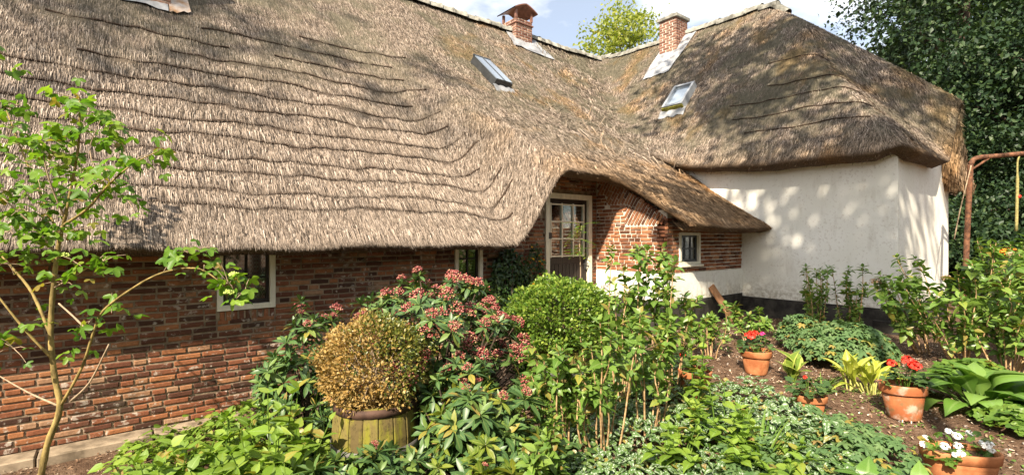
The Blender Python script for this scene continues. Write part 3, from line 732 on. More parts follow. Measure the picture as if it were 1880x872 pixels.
        ob('sash', s.mesh('sash'), sashm, w)
        for i in range(cols):
            for j in range(rows):
                g = MB(); xa, xb = a0 + (a1 - a0) * i / cols, a0 + (a1 - a0) * (i + 1) / cols; za, zb = c0 + (c1 - c0) * j / rows, c0 + (c1 - c0) * (j + 1) / rows
                g.box(xa + .008, xb - .008, y + .047, y + .052, za + .008, zb - .008); ob('pane', g.mesh('pane'), MAT['glass'], w)
        cu = MB(); n = 24
        V = [(a0 + (a1 - a0) * i / n, y + .13 + .012 * math.sin(i * 1.9), z) for z in (c0, c1) for i in range(n + 1)]
        cu.add(V, [(i, i + 1, n + 2 + i, n + 1 + i) for i in range(n)]); ob('curtain', cu.mesh('curtain', True), MAT[curtain], w)
        if sill:
            b = MB().box(x0 - .03, x1 + .04, y - .05, y + .05, z0 - .035, z0 - .002, bev=.005); ob('sill', b.mesh('sill'), casing, w)
    window(*W1[:2], W1[2], W1[3], YW, 2, 3, MAT['cream_paint'], MAT['dark_paint'], 'cream framed window with dark sash and checked curtain in the facade')
    window(*W2[:2], W2[2], W2[3], YW, 2, 3, MAT['cream_paint'], MAT['dark_paint'], 'half hidden cream framed window behind the red-budded shrub')
    window(*W3[:2], W3[2], W3[3], YL, 3, 2, MAT['cream_paint'], MAT['slate_paint'], 'small slate grey six-pane window of the lean-to', cw=.045, curtain='lace', sill=True)
    # ---- door
    x0, x1, z0, z1 = DR[0], DR[1], .42, DR[3]; cw = .085; y = YW
    f = MB(); f.box(x0, x0 + cw, y - .03, y + .12, z0, z1); f.box(x1 - cw, x1, y - .03, y + .12, z0, z1); f.box(x0 + cw, x1 - cw, y - .029, y + .12, z1 - cw, z1)
    d = ob('door', f.mesh('door'), MAT['cream_paint'], HOUSE, world=True); d['label'] = 'dark wooden door with nine panes in a cream frame'
    a0, a1, c0, c1 = x0 + cw + .004, x1 - cw - .004, z0, z1 - cw - .004; g0, g1 = 1.56, 2.42; gx0, gx1 = a0 + .05, a1 - .08
    lf = MB(); lf.box(a0, gx0, y + .02, y + .07, c0, c1); lf.box(gx1, a1, y + .02, y + .07, c0, c1); lf.box(gx0, gx1, y + .021, y + .07, g1, c1); lf.box(gx0, gx1, y + .021, y + .07, c0, g0)
    n = 9
    for i in range(n): lf.box(gx0 + (gx1 - gx0) * i / n + .005, gx0 + (gx1 - gx0) * (i + 1) / n - .005, y + .008, y + .03, c0 + .06, g0 - .14)
    ob('door_leaf', lf.mesh('door_leaf'), MAT['dark_paint'], d)
    mu = MB(); b = .022
    for i in range(4): xm = gx0 + (gx1 - gx0) * i / 3; mu.box(xm - b / 2, xm + b / 2, y + .004, y + .05, g0 - b, g1 + b)
    for j in range(4): zm = g0 + (g1 - g0) * j / 3; mu.box(gx0, gx1, y + .006, y + .05, zm - b / 2, zm + b / 2)
    ob('glazing_bars', mu.mesh('glazing_bars'), MAT['cream_paint'], d)
    for i in range(3):
        for j in range(3):
            g = MB(); g.box(gx0 + (gx1 - gx0) * i / 3 + .008, gx0 + (gx1 - gx0) * (i + 1) / 3 - .008, y + .03, y + .036, g0 + (g1 - g0) * j / 3 + .008, g0 + (g1 - g0) * (j + 1) / 3 - .008); ob('pane', g.mesh('pane'), MAT['glass'], d)
    hd = MB(); hd.tube([(a1 - .04, y + .01, 1.42), (a1 - .04, y - .05, 1.42), (a1 - .15, y - .055, 1.42)], .011, 8); hd.box(a1 - .06, a1 - .02, y + .005, y + .02, 1.32, 1.48); ob('handle', hd.mesh('handle'), MAT['dark_metal'], d)
    hb = MB(); [hb.box(x0 + .06, x0 + .12, y - .036, y - .028, z - .05, z + .05) for z in (.9, 1.9)]; ob('hinge', hb.mesh('hinge'), MAT['dark_metal'], d)
    m = MB(); m.box(x0, x1, y - .25, y + .1, .3, .42, bev=.01); ob('doorstep', m.mesh('doorstep'), MAT['stone'], HOUSE, world=True)
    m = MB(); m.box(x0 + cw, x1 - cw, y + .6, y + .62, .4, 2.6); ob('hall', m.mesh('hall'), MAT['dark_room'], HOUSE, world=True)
build_walls()

# ---- skylights and chimneys
def roof_frame(Hf, p):
    hx, hy = grad(Hf, p[0], p[1], .15); N = Vector((-hx, -hy, 1)).normalized(); D = Vector((-hx, -hy, -(hx * hx + hy * hy))).normalized(); Xv = D.cross(N).normalized()
    # columns: across, up-slope, normal
    up = -D; ac = up.cross(N).normalized()
    M = Matrix((ac, up, N)).transposed().to_4x4(); M.translation = Vector((p[0], p[1], float(Hf(p[0], p[1])))); return M
def skylight(Hf, u, v, w, h, kind, label):
    M = roof_frame(Hf, hit(Hf, u, v)); f = MB(); t = .055; H = .17
    if kind == 'tall':
        f.box(-w / 2, w / 2, -h / 2, h / 2, -.1, H - .02, M); fm = MAT['dark_metal']
    else:
        for (a, b, c, d) in ((-w / 2, -w / 2 + t, -h / 2, h / 2), (w / 2 - t, w / 2, -h / 2, h / 2), (-w / 2 + t, w / 2 - t, -h / 2, -h / 2 + t), (-w / 2 + t, w / 2 - t, h / 2 - t, h / 2)): f.box(a, b, c, d, -.1, H, M)
        fm = MAT['grey_frame']
    o = ob('skylight', f.mesh('skylight'), fm, HOUSE, world=True); o['label'] = label
    if kind == 'tall':
        for s in (-1, 1):
            g = MB().box(min(0, s * w / 2) + .014, max(0, s * w / 2) - .014, -h / 2 + .02, h / 2 - .02, H - .012, H + .006, M); ob('pane', g.mesh('pane'), MAT['skylight_glass'], o)
        b = MB().box(-.012, .012, -h / 2, h / 2, H - .015, H + .014, M); b.box(-w / 2 - .01, w / 2 + .01, h / 2 - .02, h / 2 + .02, H - .02, H + .016, M); ob('frame', b.mesh('frame'), MAT['dark_metal'], o)
    else:
        g = MB().box(-w / 2 + t, w / 2 - t, -h / 2 + t, h / 2 - t, H - .06, H - .05, M); ob('pane', g.mesh('pane'), MAT['skylight_glass'], o)
        b = MB().box(-w / 2 - .004, w / 2 + .004, -h / 2 - .035, -h / 2 - .003, -.06, H - .03, M); ob('frame', b.mesh('frame'), MAT['mossy_frame'], o)
    a = MB(); n = 8
    V = [(-w * .62 + w * 1.24 * i / n, -h / 2 - .02 - r * .2 - .03 * math.sin(i * 1.7) * r, .07 - r * .05 + .012 * math.sin(i * 2.3)) for r in (0, 1) for i in range(n + 1)]
    a.add([M @ Vector(q) for q in V], [(i, n + 1 + i, n + 2 + i, i + 1) for i in range(n)]); ob('apron', a.mesh('apron', True), MAT['lead'], o)
skylight(H1, 899, 142, .46, 1.0, 'tall', 'closed twin-pane skylight in the main thatch')
skylight(H2, 1250, 186, .52, .80, 'low', 'grey framed skylight with mossy sill in the wing thatch')
def chimney_bricks(x0, x1, y0, y1, z0, z1, o):
    ch = .068; V = []; F = []; n0 = 0; z = z0; k = 0
    while z < z1 - .03:
        for (org, ang, L) in (((x0, y0, 0), 0, x1 - x0), ((x0, y1, 0), -math.pi / 2, y1 - y0), ((x1, y0, 0), math.pi / 2, y1 - y0)):
            u = -.1 * (k % 2)
            while u < L:
                a, b = max(0, u), min(L, u + .2)
                if b - a > .03:
                    q = random.randrange(7); A = np.array(Matrix.Translation(org) @ Matrix.Rotation(ang, 4, 'Z') @ Matrix.Translation(((a + b) / 2, 0, z + ch / 2)) @ Matrix.Diagonal(((b - a - .01) / .205, 1, 1.2, 1)))
                    P = BT[q][0] @ A[:3, :3].T + A[:3, 3]; V.append(P); F += [tuple(i + n0 for i in f) for f in BT[q][1]]; n0 += len(P)
                u += .212
        z += ch; k += 1
    w = ob('brickwork', MB().add(np.concatenate(V), F).mesh('brickwork'), MAT['brick_chim'], o); w['kind'] = 'stuff'
brickmat('brick_chim', [(0, (.13, .060, .042)), (.5, (.23, .105, .070)), (1, (.33, .20, .14))], .3, .2)
def flash(o, pts, mat):
    m = MB(); m.add(pts, [tuple(range(len(pts)))]); ob('flashing', m.mesh('flashing'), mat, o)
def lay(Hf, poly, n=6, lift=.05):
    """a dented lead sheet laid on the thatch; poly: four plan corners (x, y)"""
    P = [np.array(p, float) for p in poly]; V = []
    for i in range(n + 1):
        for j in range(n + 1):
            s, t = i / n, j / n; q = (P[0] * (1 - s) + P[1] * s) * (1 - t) + (P[3] * (1 - s) + P[2] * s) * t
            V.append((q[0], q[1], float(Hf(q[0], q[1])) + lift + .015 * math.sin(i * 2.1 + j * 1.3)))
    F = [(i * (n + 1) + j, (i + 1) * (n + 1) + j, (i + 1) * (n + 1) + j + 1, i * (n + 1) + j + 1) for i in range(n) for j in range(n)]
    return MB().add(V, F)
def build_chimneys():
    # ridge chimney with a copper hat on posts
    p = hit(H1, 941, 60, 8); cx = p[0] + .12; cy = YR - .02; z0 = ZR - .5; w = .29
    m = MB().box(cx - w + .012, cx + w - .012, cy - w + .012, cy + w - .012, z0, ZR + .30)
    c = ob('chimney', m.mesh('chimney'), MAT['mortar_white'], HOUSE, world=True); c['label'] = 'squat ridge chimney with a copper hat on posts'
    chimney_bricks(cx - w, cx + w, cy - w, cy + w, z0 + .12, ZR + .28, c)
    b = MB().box(cx - w - .03, cx + w + .03, cy - w - .03, cy + w + .03, ZR + .16, ZR + .20, bev=.01); ob('band', b.mesh('band'), MAT['copper'], c)
    for sx in (-1, 1):
        for sy in (-1, 1): ob('post', MB().box(cx + sx * (w - .02) - .03, cx + sx * (w - .02) + .03, cy + sy * (w - .02) - .03, cy + sy * (w - .02) + .03, ZR + .30, ZR + .52).mesh('post'), MAT['copper'], c)
    hw = .40; h = MB(); n = 8; V = []
    for i in range(n + 1):
        for j in range(2):
            t = i / n * 2 - 1; V.append((cx + t * hw, cy + (-hw if j == 0 else hw), ZR + .53 + .17 * (1 - abs(t) ** 1.4)))
    V += [(a, b2, z - .03) for (a, b2, z) in V]; k = 2 * (n + 1)
    F = [(2 * i, 2 * i + 2, 2 * i + 3, 2 * i + 1) for i in range(n)] + [(k + 2 * i, k + 2 * i + 1, k + 2 * i + 3, k + 2 * i + 2) for i in range(n)] + [(2 * i, k + 2 * i, k + 2 * i + 2, 2 * i + 2) for i in range(n)] + [(2 * i + 1, 2 * i + 3, k + 2 * i + 3, k + 2 * i + 1) for i in range(n)]
    ob('hat', h.add(V, F).mesh('hat', False), MAT['copper'], c)
    ob('flashing', lay(H1, [(cx - .62, cy - .62), (cx + .75, cy - .70), (cx + .55, cy - .02), (cx - .45, cy - .02)]).mesh('flashing', True), MAT['lead'], c)
    # brick chimney on the wing ridge
    p = hit(H2, 1225, 95, 8); cy = p[1] - .55; cx = XR - .30; w = .27; zt = ZR + .46; z0 = ZR - .9
    cy = 8.02
    m = MB().box(cx - w + .012, cx + w - .012, cy - w + .012, cy + w - .012, z0, zt)
    c = ob('chimney', m.mesh('chimney'), MAT['mortar_white'], HOUSE, world=True); c['label'] = 'red brick chimney with lead apron on the wing ridge'
    chimney_bricks(cx - w, cx + w, cy - w, cy + w, z0 + .1, zt - .12, c)
    cp = MB().box(cx - w - .05, cx + w + .05, cy - w - .05, cy + w + .05, zt - .12, zt - .02, bev=.015); ob('cap', cp.mesh('cap'), MAT['ridge_clay'], c)
    pt = MB().lathe([(.0, zt + .10), (.12, zt + .10), (.15, zt - .02), (.0, zt - .02)], 12, Matrix.Translation((cx, cy, 0))); ob('chimney_pot', pt.mesh('chimney_pot', True), MAT['ridge_clay'], c)
    ob('flashing', lay(H2, [(cx - .98, cy + .30), (cx - .90, cy - .45), (XR - .02, cy - .62), (XR - .02, cy + .40)]).mesh('flashing', True), MAT['lead'], c)
    # chimney foot cut by the top of the picture
    p = hit(H1, 268, 8, 2); cx, cy = p[0], p[1] + .30; zb = float(H1(cx, cy))
    m = MB().box(cx - .27, cx + .27, cy - .28, cy + .28, zb - .6, zb + 1.1)
    c = ob('chimney', m.mesh('chimney'), MAT['mortar_white'], HOUSE, world=True); c['label'] = 'chimney foot with rusty lead flashing at the top left'
    chimney_bricks(cx - .285, cx + .285, cy - .295, cy + .295, zb - .5, zb + 1.05, c)
    ob('flashing', lay(H1, [(cx - .50, cy - .38), (cx + .25, cy - .40), (cx + .25, cy - .12), (cx - .5, cy - .12)]).mesh('flashing', True), MAT['lead'], c)
    ob('flashing', lay(H1, [(cx + .26, cy - .42), (cx + .52, cy - .34), (cx + .45, cy + .3), (cx + .26, cy + .3)], lift=.06).mesh('flashing', True), MAT['rust_lead'], c)
build_chimneys()

# ------------------------------------------------------------------ leaf templates (base at origin, length 1 along +Y, face up +Z)
def leaf(n=4, w=.5, pos=.42, fold=.12, droop=.25, cols=3, serr=0.0, pet=0.0, cup=0.0, tip=1.0):
    a = math.log(.5) / math.log(pos); V = [(0, -pet, .0)]; rim = [0.0]; F = []; rows = []
    cs = np.linspace(-1, 1, cols)
    for i in range(1, n):
        t = i / n; hw = w / 2 * math.sin(math.pi * t ** a) ** tip
        if serr: hw *= 1 + serr * (1 if i % 2 else -1)
        row = []
        for c in cs:
            row.append(len(V)); V.append((c * hw, t - abs(c) * (.05 if serr else .02), fold * abs(c) * w - droop * t * t + cup * math.sin(math.pi * t) - cup * abs(c) * .4)); rim.append(abs(c))
        rows.append(row)
    tipi = len(V); V.append((0, 1, -droop)); rim.append(.6)
    for k in range(cols - 1):
        F.append((0, rows[0][k + 1], rows[0][k])); F.append((tipi, rows[-1][k], rows[-1][k + 1]))
    for r in range(len(rows) - 1):
        for k in range(cols - 1):
            p, q, s, t_ = rows[r][k], rows[r][k + 1], rows[r + 1][k + 1], rows[r + 1][k]; F += [(p, q, s), (p, s, t_)]
    return np.array(V, float), np.array(F), np.array(rim, float)
def palmate(lobes=5, span=270, depth=.45, size=.5, sub=3, droop=.2, fold=.05):
    """lobed leaf as a fan round the place where its stalk joins"""
    V = [(0, 0, 0.03)]; rim = [0.0]; n = lobes * sub * 2; F = []
    for i in range(n + 1):
        t = i / n; a = R(-span / 2 + span * t); ph = (t * lobes) % 1.0
        k = 1 - depth * (abs(ph - .5) * 2) ** 1.3
        if sub > 2 and i % 2: k *= .93
        r = size * k * (1 - .22 * abs(t - .5) * 2)
        V.append((r * math.sin(a), r * math.cos(a) + .0, -droop * r * r / size + fold * math.cos(ph * 2 * math.pi))); rim.append(1.0)
    F = [(0, i + 1, i) for i in range(1, n + 1)]
    V = np.array(V); V[:, 1] += size * .25
    return V, np.array(F), np.array(rim)
def basis(D, N):
    D = np.asarray(D, float); N = np.asarray(N, float)
    D = D / (np.linalg.norm(D, axis=-1, keepdims=True) + 1e-9)
    X = np.cross(D, N); X = X / (np.linalg.norm(X, axis=-1, keepdims=True) + 1e-9); Z = np.cross(X, D)
    return np.stack([X, D, Z], -1)
def scatter(T, P, B, s):
    V, F, rim = T; n, k = len(P), len(V); s = np.broadcast_to(np.asarray(s, float), (n,))
    W = np.einsum('nij,kj->nki', B, V) * s[:, None, None] + np.asarray(P)[:, None, :]
    FF = F[None] + (np.arange(n) * k)[:, None, None]
    return W.reshape(-1, 3), FF.reshape(-1, 3), np.tile(rim, n)
def join(*parts):
    V = []; F = []; rm = []; n = 0
    for (v, f, r) in parts: V.append(v); F.append(f + n); rm.append(r); n += len(v)
    return np.concatenate(V), np.concatenate(F), np.concatenate(rm)
def rosette(T, n, tilt=(10, 60), ln=(.7, 1.0), seed=0, whorl=True, stem=0.0):
    rs = np.random.RandomState(seed); az = np.arange(n) * 2.399 + rs.uniform(-.3, .3, n) if whorl else rs.uniform(0, 6.28, n)
    tl = np.radians(rs.uniform(*tilt, n)); f = np.linspace(0, 1, n)
    tl = np.radians(tilt[0] + (tilt[1] - tilt[0]) * f + rs.uniform(-12, 12, n))       # outer leaves flat, inner ones upright
    D = np.stack([np.cos(az) * np.cos(tl), np.sin(az) * np.cos(tl), np.sin(tl)], -1)
    P = np.stack([D[:, 0] * .04, D[:, 1] * .04, f * stem - stem], -1)
    N = np.tile([0, 0, 1.0], (n, 1)) + rs.normal(0, .15, (n, 3))
    return scatter(T, P, basis(D, N), rs.uniform(*ln, n) * (1 - .35 * f))
def tmesh(name, T, smooth=True): return np_mesh(name, T[0], T[1], smooth, T[2])
def M_at(pos, B, s=1.0):
    M = Matrix(B.tolist()).to_4x4() @ Matrix.Scale(s, 4); M.translation = Vector(tuple(map(float, pos))); return M
def axis_basis(d, spin=None):
    """local Z along d"""
    d = np.asarray(d, float); d = d / np.linalg.norm(d); r = np.random.RandomState(int(abs(d[0] * 1e4) + abs(d[1] * 1e5)) % 99991)
    a = np.cross(d, [math.cos(r.uniform(0, 6.28)), math.sin(r.uniform(0, 6.28)), .3]); a /= np.linalg.norm(a); b = np.cross(d, a)
    return np.stack([a, b, d], -1)
L_OV = leaf(4, .60, .42, .16, .25); L_OV2 = leaf(6, .62, .38, .12, .30, serr=.06); L_LAN = leaf(4, .34, .55, .14, .22)
L_TINY = leaf(2, .62, .5, .15, .1); L_BOX = leaf(3, .60, .5, .12, .15); L_HEART = leaf(6, .78, .30, .10, .28, serr=.05)
L_HOSTA = leaf(8, .62, .42, .16, .55, cols=5, pet=.25, cup=.22); L_HOSTA_N = leaf(7, .36, .45, .35, .35, cols=5, pet=.15, cup=.12)
L_STRAP = leaf(7, .05, .4, .3, .55); L_MAPLE = palmate(3, 230, .52, .62, 3, .25, .05); L_CRANE = palmate(5, 300, .50, .52, 3, .25, .05); L_PELAR = palmate(5, 330, .22, .5, 2, -.2, .04)
ME_MAPLE = [tmesh('leaf', palmate(3, 230, d, .62, 3, dr, .06)) for d, dr in ((.50, .2), (.55, .35), (.45, .1))]
ME_BROAD = [tmesh('leaf', leaf(7, w, .38, f, dr, serr=.05, pet=.12)) for w, f, dr in ((.62, .10, .25), (.56, .22, .38), (.68, .05, .15), (.60, .28, .10))]
ME_HEART = [tmesh('leaf', leaf(6, .78, .3, f, dr, serr=.04, pet=.1)) for f, dr in ((.1, .28), (.2, .12))]
ME_SKIM = [tmesh('leaf_rosette', rosette(L_LAN, n, (-25, 62), (.8, 1.1), i)) for i, n in enumerate((12, 14, 11, 13, 15))]
ME_TUFT = [tmesh('leaf_tuft', rosette(L_OV, n, (-15, 55), (.7, 1.1), 20 + i, stem=.5)) for i, n in enumerate((7, 8, 6, 9))]
ME_HOSTA = [tmesh('leaf', leaf(8, w, .42, .14, dr, cols=5, pet=.3, cup=cu)) for w, dr, cu in ((.68, .5, .2), (.76, .75, .28), (.62, .35, .15))]
ME_HOSTA_N = [tmesh('leaf', leaf(7, w, .45, .35, dr, cols=5, pet=.15, cup=.12)) for w, dr in ((.36, .3), (.30, .5), (.42, .15))]
ME_STRAP = [tmesh('leaf', leaf(8, .055, .4, .3, dr)) for dr in (.5, .9, .25)]
ME_PELAR = [tmesh('leaf', palmate(5, 330, .22, .5, 2, dr, .04)) for dr in (-.2, .15)]
def blob_cluster(n, r, b, seed, flat=.7):
    """a head of many small rounded buds or petals"""
    rs = np.random.RandomState(seed); O = np.array([(1, 0, 0), (-1, 0, 0), (0, 1, 0), (0, -1, 0), (0, 0, 1), (0, 0, -1)], float)
    OF = np.array([(0, 2, 4), (2, 1, 4), (1, 3, 4), (3, 0, 4), (2, 0, 5), (1, 2, 5), (3, 1, 5), (0, 3, 5)])
    D = rs.normal(0, 1, (n, 3)); D /= np.linalg.norm(D, axis=1)[:, None]; D[:, 2] = np.abs(D[:, 2]) * flat + .0
    P = D * r * rs.uniform(.55, 1, (n, 1)); V = (O[None] * (b * rs.uniform(.7, 1.3, (n, 1)))[:, :, None] + P[:, None, :]).reshape(-1, 3)
    F = (OF[None] + (np.arange(n) * 6)[:, None, None]).reshape(-1, 3); return V, F, np.zeros(len(V))
def petal_head(n, r, ps, seed):
    rs = np.random.RandomState(seed); D = rs.normal(0, 1, (n, 3)); D[:, 2] = np.abs(D[:, 2]); D /= np.linalg.norm(D, axis=1)[:, None]
    T = leaf(3, .9, .55, .1, .15); q = rs.normal(0, 1, (n, 3)); q -= (q * D).sum(1, keepdims=True) * D
    return scatter(T, D * r * rs.uniform(.6, 1, (n, 1)), basis(q, D), rs.uniform(.7, 1.2, n) * ps)
ME_BUD = [tmesh('flower_cluster', blob_cluster(90, 1.0, .115, i, 1.0), False) for i in range(3)]
ME_GERA = [tmesh('flower_head', petal_head(34, .8, .75, i)) for i in range(2)]
ME_DRY = [tmesh('dry_flower_head', petal_head(46, .9, .45, 7 + i)) for i in range(2)]
ME_SNOW = [tmesh('flower_cluster', blob_cluster(40, 1.0, .2, 9, .8), False)]
def child(name, me, mat, root, M):
    if me.materials and me.materials[0] != mat:
        key = (me.name, mat.name)
        if key not in CH: c = me.copy(); c.materials.clear(); c.materials.append(mat); CH[key] = c
        me = CH[key]
    return ob(name, me, mat, root, M=M)
CH = {}
def rvec(rs, z0=-1.0):
    v = rs.normal(0, 1, 3); v[2] = max(z0, v[2]); return v / np.linalg.norm(v)

# ------------------------------------------------------------------ kinds of plant
def rosette_shrub(name, label, cat, base, rx, ry, h, n, size, mat, seed, buds=0, bud_size=.045, group=None, rz=0.0, low=.1, mats2=None):
    rs = np.random.RandomState(seed); root = thing(name, label, cat, base, rz, group); st = MB()
    spots = []
    for i in range(n):
        a = rs.uniform(0, 2 * math.pi); ct = rs.uniform(low, 1); r = math.sqrt(max(0, 1 - ct ** 2.2)); sh = rs.uniform(.62, 1.0) if i % 3 else rs.uniform(.9, 1.08)
        x, y, z = rx * r * math.cos(a) * sh, ry * r * math.sin(a) * sh, h * ct * (sh * .5 + .5)
        z *= 1 + .10 * math.sin(a * 3 + seed); d = np.array([x / rx * .8, y / ry * .8, .55 + .5 * ct]) + rs.normal(0, .22, 3)
        p = np.array([x, y, z]); s = size * rs.uniform(.75, 1.2)
        m = mats2 if (mats2 is not None and rs.rand() < .3) else mat
        child('leaf_rosette', ME_SKIM[rs.randint(5)], m, root, M_at(p, axis_basis(d), s)); spots.append((p, d, ct, sh))
        if i % 3 == 0:
            b = np.array([rs.normal(0, .1) * rx, rs.normal(0, .1) * ry, 0]); mid = (b + p) / 2 + [0, 0, -.05]
            st.tube(spline([b, mid, p], 3), np.linspace(.012, .005, 7), 5, False)
    ob('stems', st.mesh('stems'), MAT['bark_dark'], root)
    top = sorted([s for s in spots if s[3] > .72], key=lambda q: -q[2])
    for p, d, ct, sh in [top[i] for i in rs.permutation(min(len(top), int(buds * 1.5) + 2))[:buds]]:
        d = d / np.linalg.norm(d)
        child('flower_cluster', ME_BUD[rs.randint(3)], MAT['skimmia_bud'], root, M_at(p + d * (size * .35), axis_basis(d), bud_size * rs.uniform(.7, 1.25)))
    return root
def leafy_shrub(name, label, cat, base, r, h, nst, pairs, size, mat, seed, meshes=ME_BROAD, group=None, lean=.5, stemmat='leaf_strap'):
    """soft stems with crossed pairs of broad leaves, each leaf a part"""
    rs = np.random.RandomState(seed); root = thing(name, label, cat, base, 0, group); st = MB(); k = 0
    for i in range(nst):
        a = rs.uniform(0, 6.28); q = math.sqrt(rs.uniform(0, 1)); top = np.array([r * q * math.cos(a), r * q * math.sin(a), h * rs.uniform(.6, 1.05) * (1 - .30 * q * q)])
        b = np.array([top[0] * .45, top[1] * .45, -.03]); C = spline([b, (b + top) / 2 + [0, 0, .05], top], 4); st.tube(C, np.linspace(.007, .003, len(C)), 5, False)
        az = rs.uniform(0, 3.14)
        for j in range(pairs):
            t = 1 - j * .17; idx = max(1, int(t * (len(C) - 1))); p = C[idx]; tl = .75 - .32 * j + rs.normal(0, .12); s0 = size * (.55 + .22 * min(j, 2)) * rs.uniform(.8, 1.15)
            for sd in (0, math.pi):
                aa = az + sd + rs.normal(0, .2); D = np.array([math.cos(aa) * math.cos(tl), math.sin(aa) * math.cos(tl), math.sin(tl)])
                child('leaf', meshes[rs.randint(len(meshes))], mat, root, M_at(p, basis(D, np.array([0, 0, 1.0]) + rs.normal(0, .2, 3)), s0)); k += 1
            az += 1.571
    ob('stems', st.mesh('stems'), MAT[stemmat], root); return root
def cane_shrub(name, label, cat, base, spread, h, ncane, nodes, size, mat, seed, dry=0, group=None, lean=(0, 0), bare=.42):
    """upright woody canes carrying tufts of leaves, each cane and tuft a part"""
    rs = np.random.RandomState(seed); root = thing(name, label, cat, base, 0, group)
    for i in range(ncane):
        a = rs.uniform(0, 6.28); q = rs.uniform(.2, 1); hh = h * rs.uniform(.62, 1.05)
        b = np.array([.10 * math.cos(a) * q, .10 * math.sin(a) * q, -.04]); top = np.array([spread * q * math.cos(a) + lean[0] * hh, spread * q * math.sin(a) + lean[1] * hh, hh])
        mid = (b + top) / 2 + rs.normal(0, .035, 3) * hh; C = spline([b, (b + mid) / 2 + rs.normal(0, .012, 3), mid, (mid + top) / 2 + rs.normal(0, .02, 3), top], 3)
        cane = ob('cane', MB().tube(C, np.linspace(.0095, .0035, len(C)), 5, False).mesh('cane', True), MAT['cane'], root)
        for j in range(nodes):
            t = 1 - (1 - bare) * j / max(1, nodes); p = C[min(len(C) - 1, int(round(t * (len(C) - 1))))] + rs.normal(0, .008, 3); d = (C[-1] - C[len(C) // 2]); d = d / np.linalg.norm(d)
            if j: d = d * .6 + np.append(rs.normal(0, .8, 2), .35); p = p + d / np.linalg.norm(d) * .03
            child('leaf_tuft', ME_TUFT[rs.randint(4)], mat, root, M_at(p, axis_basis(d), size * rs.uniform(.65, 1.15) * (1.0 if j == 0 else .85)))
        if i < dry: child('dry_flower_head', ME_DRY[i % 2], MAT['dry_flower'], root, M_at(C[-1] + [0, 0, .03], np.eye(3), rs.uniform(.055, .075)))
    return root
def hosta(name, label, base, n, size, mat, seed, meshes=ME_HOSTA, tilt=(75, 12), r=.06):
    rs = np.random.RandomState(seed); root = thing(name, label, 'hosta', base)
    for i in range(n):
        f = i / (n - 1); az = i * 2.399 + rs.normal(0, .15); tl = R(tilt[0] + (tilt[1] - tilt[0]) * f + rs.normal(0, 6)); rr = r * (.3 + f)
        stem = size * (.35 + .35 * rs.rand()); D0 = np.array([math.cos(az) * math.cos(tl + .35), math.sin(az) * math.cos(tl + .35), math.sin(min(1.5, tl + .35))]); p = np.array([rr * math.cos(az), rr * math.sin(az), 0.0]) + D0 * stem
        D = np.array([math.cos(az) * math.cos(tl), math.sin(az) * math.cos(tl), math.sin(tl)])
        lf = child('leaf', meshes[rs.randint(len(meshes))], mat, root, M_at(p, basis(D, np.array([0, 0, 1.0]) + rs.normal(0, .12, 3)), size * rs.uniform(.8, 1.15)))
    st = MB()
    for i in range(n):
        f = i / (n - 1); az = i * 2.399; rr = r * (.3 + f); tl = R(tilt[0] + (tilt[1] - tilt[0]) * f); D0 = np.array([math.cos(az) * math.cos(tl + .35), math.sin(az) * math.cos(tl + .35), math.sin(min(1.5, tl + .35))])
        p0 = np.array([rr * math.cos(az) * .5, rr * math.sin(az) * .5, -.02]); st.tube([p0, p0 + D0 * size * .25, p0 + D0 * size * .55], [.008, .007, .006], 5, False)
    ob('stalks', st.mesh('stalks'), mat, root); return root
def strap_clump(name, label, base, n, size, seed):
    rs = np.random.RandomState(seed); root = thing(name, label, 'daylily', base)
    for i in range(n):
        az = rs.uniform(0, 6.28); tl = R(rs.uniform(50, 82)); D = np.array([math.cos(az) * math.cos(tl), math.sin(az) * math.cos(tl), math.sin(tl)])
        child('leaf', ME_STRAP[rs.randint(3)], MAT['leaf_strap'], root, M_at([.08 * math.cos(az) * rs.rand(), .08 * math.sin(az) * rs.rand(), -.02], basis(D, np.array([0, 0, 1.0]) + rs.normal(0, .1, 3)), size * rs.uniform(.7, 1.1)))
    return root
def foliage_ball(T, n, rx, ry, rz, cz, size, seed, jit=.5, shell=.75):
    rs = np.random.RandomState(seed); D = rs.normal(0, 1, (n, 3)); D /= np.linalg.norm(D, axis=1)[:, None]
    lump = 1 + .09 * np.sin(D[:, 0] * 5 + seed) * np.sin(D[:, 1] * 6) + .06 * np.sin(D[:, 2] * 9 + D[:, 0] * 7) + .04 * np.sin(D[:, 0] * 17 + D[:, 1] * 13) + np.where(rs.rand(n) < .05, rs.uniform(0, .12, n), 0)
    rad = (shell + (1.06 - shell) * rs.rand(n) ** .6) * lump; P = D * rad[:, None] * [rx, ry, rz] + [0, 0, cz]
    G = D * .8 + rs.normal(0, jit, (n, 3)) + [0, 0, .35]; return scatter(T, P, basis(G, rs.normal(0, 1, (n, 3)) + [0, 0, .6]), rs.uniform(.7, 1.25, n) * size), P
def mound(T, n, rx, ry, h, size, seed, tilt=.35):
    rs = np.random.RandomState(seed); a = rs.uniform(0, 6.28, n); q = np.sqrt(rs.rand(n)); x, y = rx * q * np.cos(a), ry * q * np.sin(a)
    z = h * np.sqrt(np.clip(1 - q * q * .92, 0, 1)) * rs.uniform(.72, 1.05, n); az = rs.uniform(0, 6.28, n)
    D = np.stack([np.cos(az), np.sin(az), rs.normal(-.1, .25, n)], -1); N = np.stack([x / rx * .7, y / ry * .7, np.ones(n)], -1) + rs.normal(0, tilt, (n, 3))
    return scatter(T, np.stack([x, y, z], -1), basis(D, N), rs.uniform(.6, 1.2, n) * size)

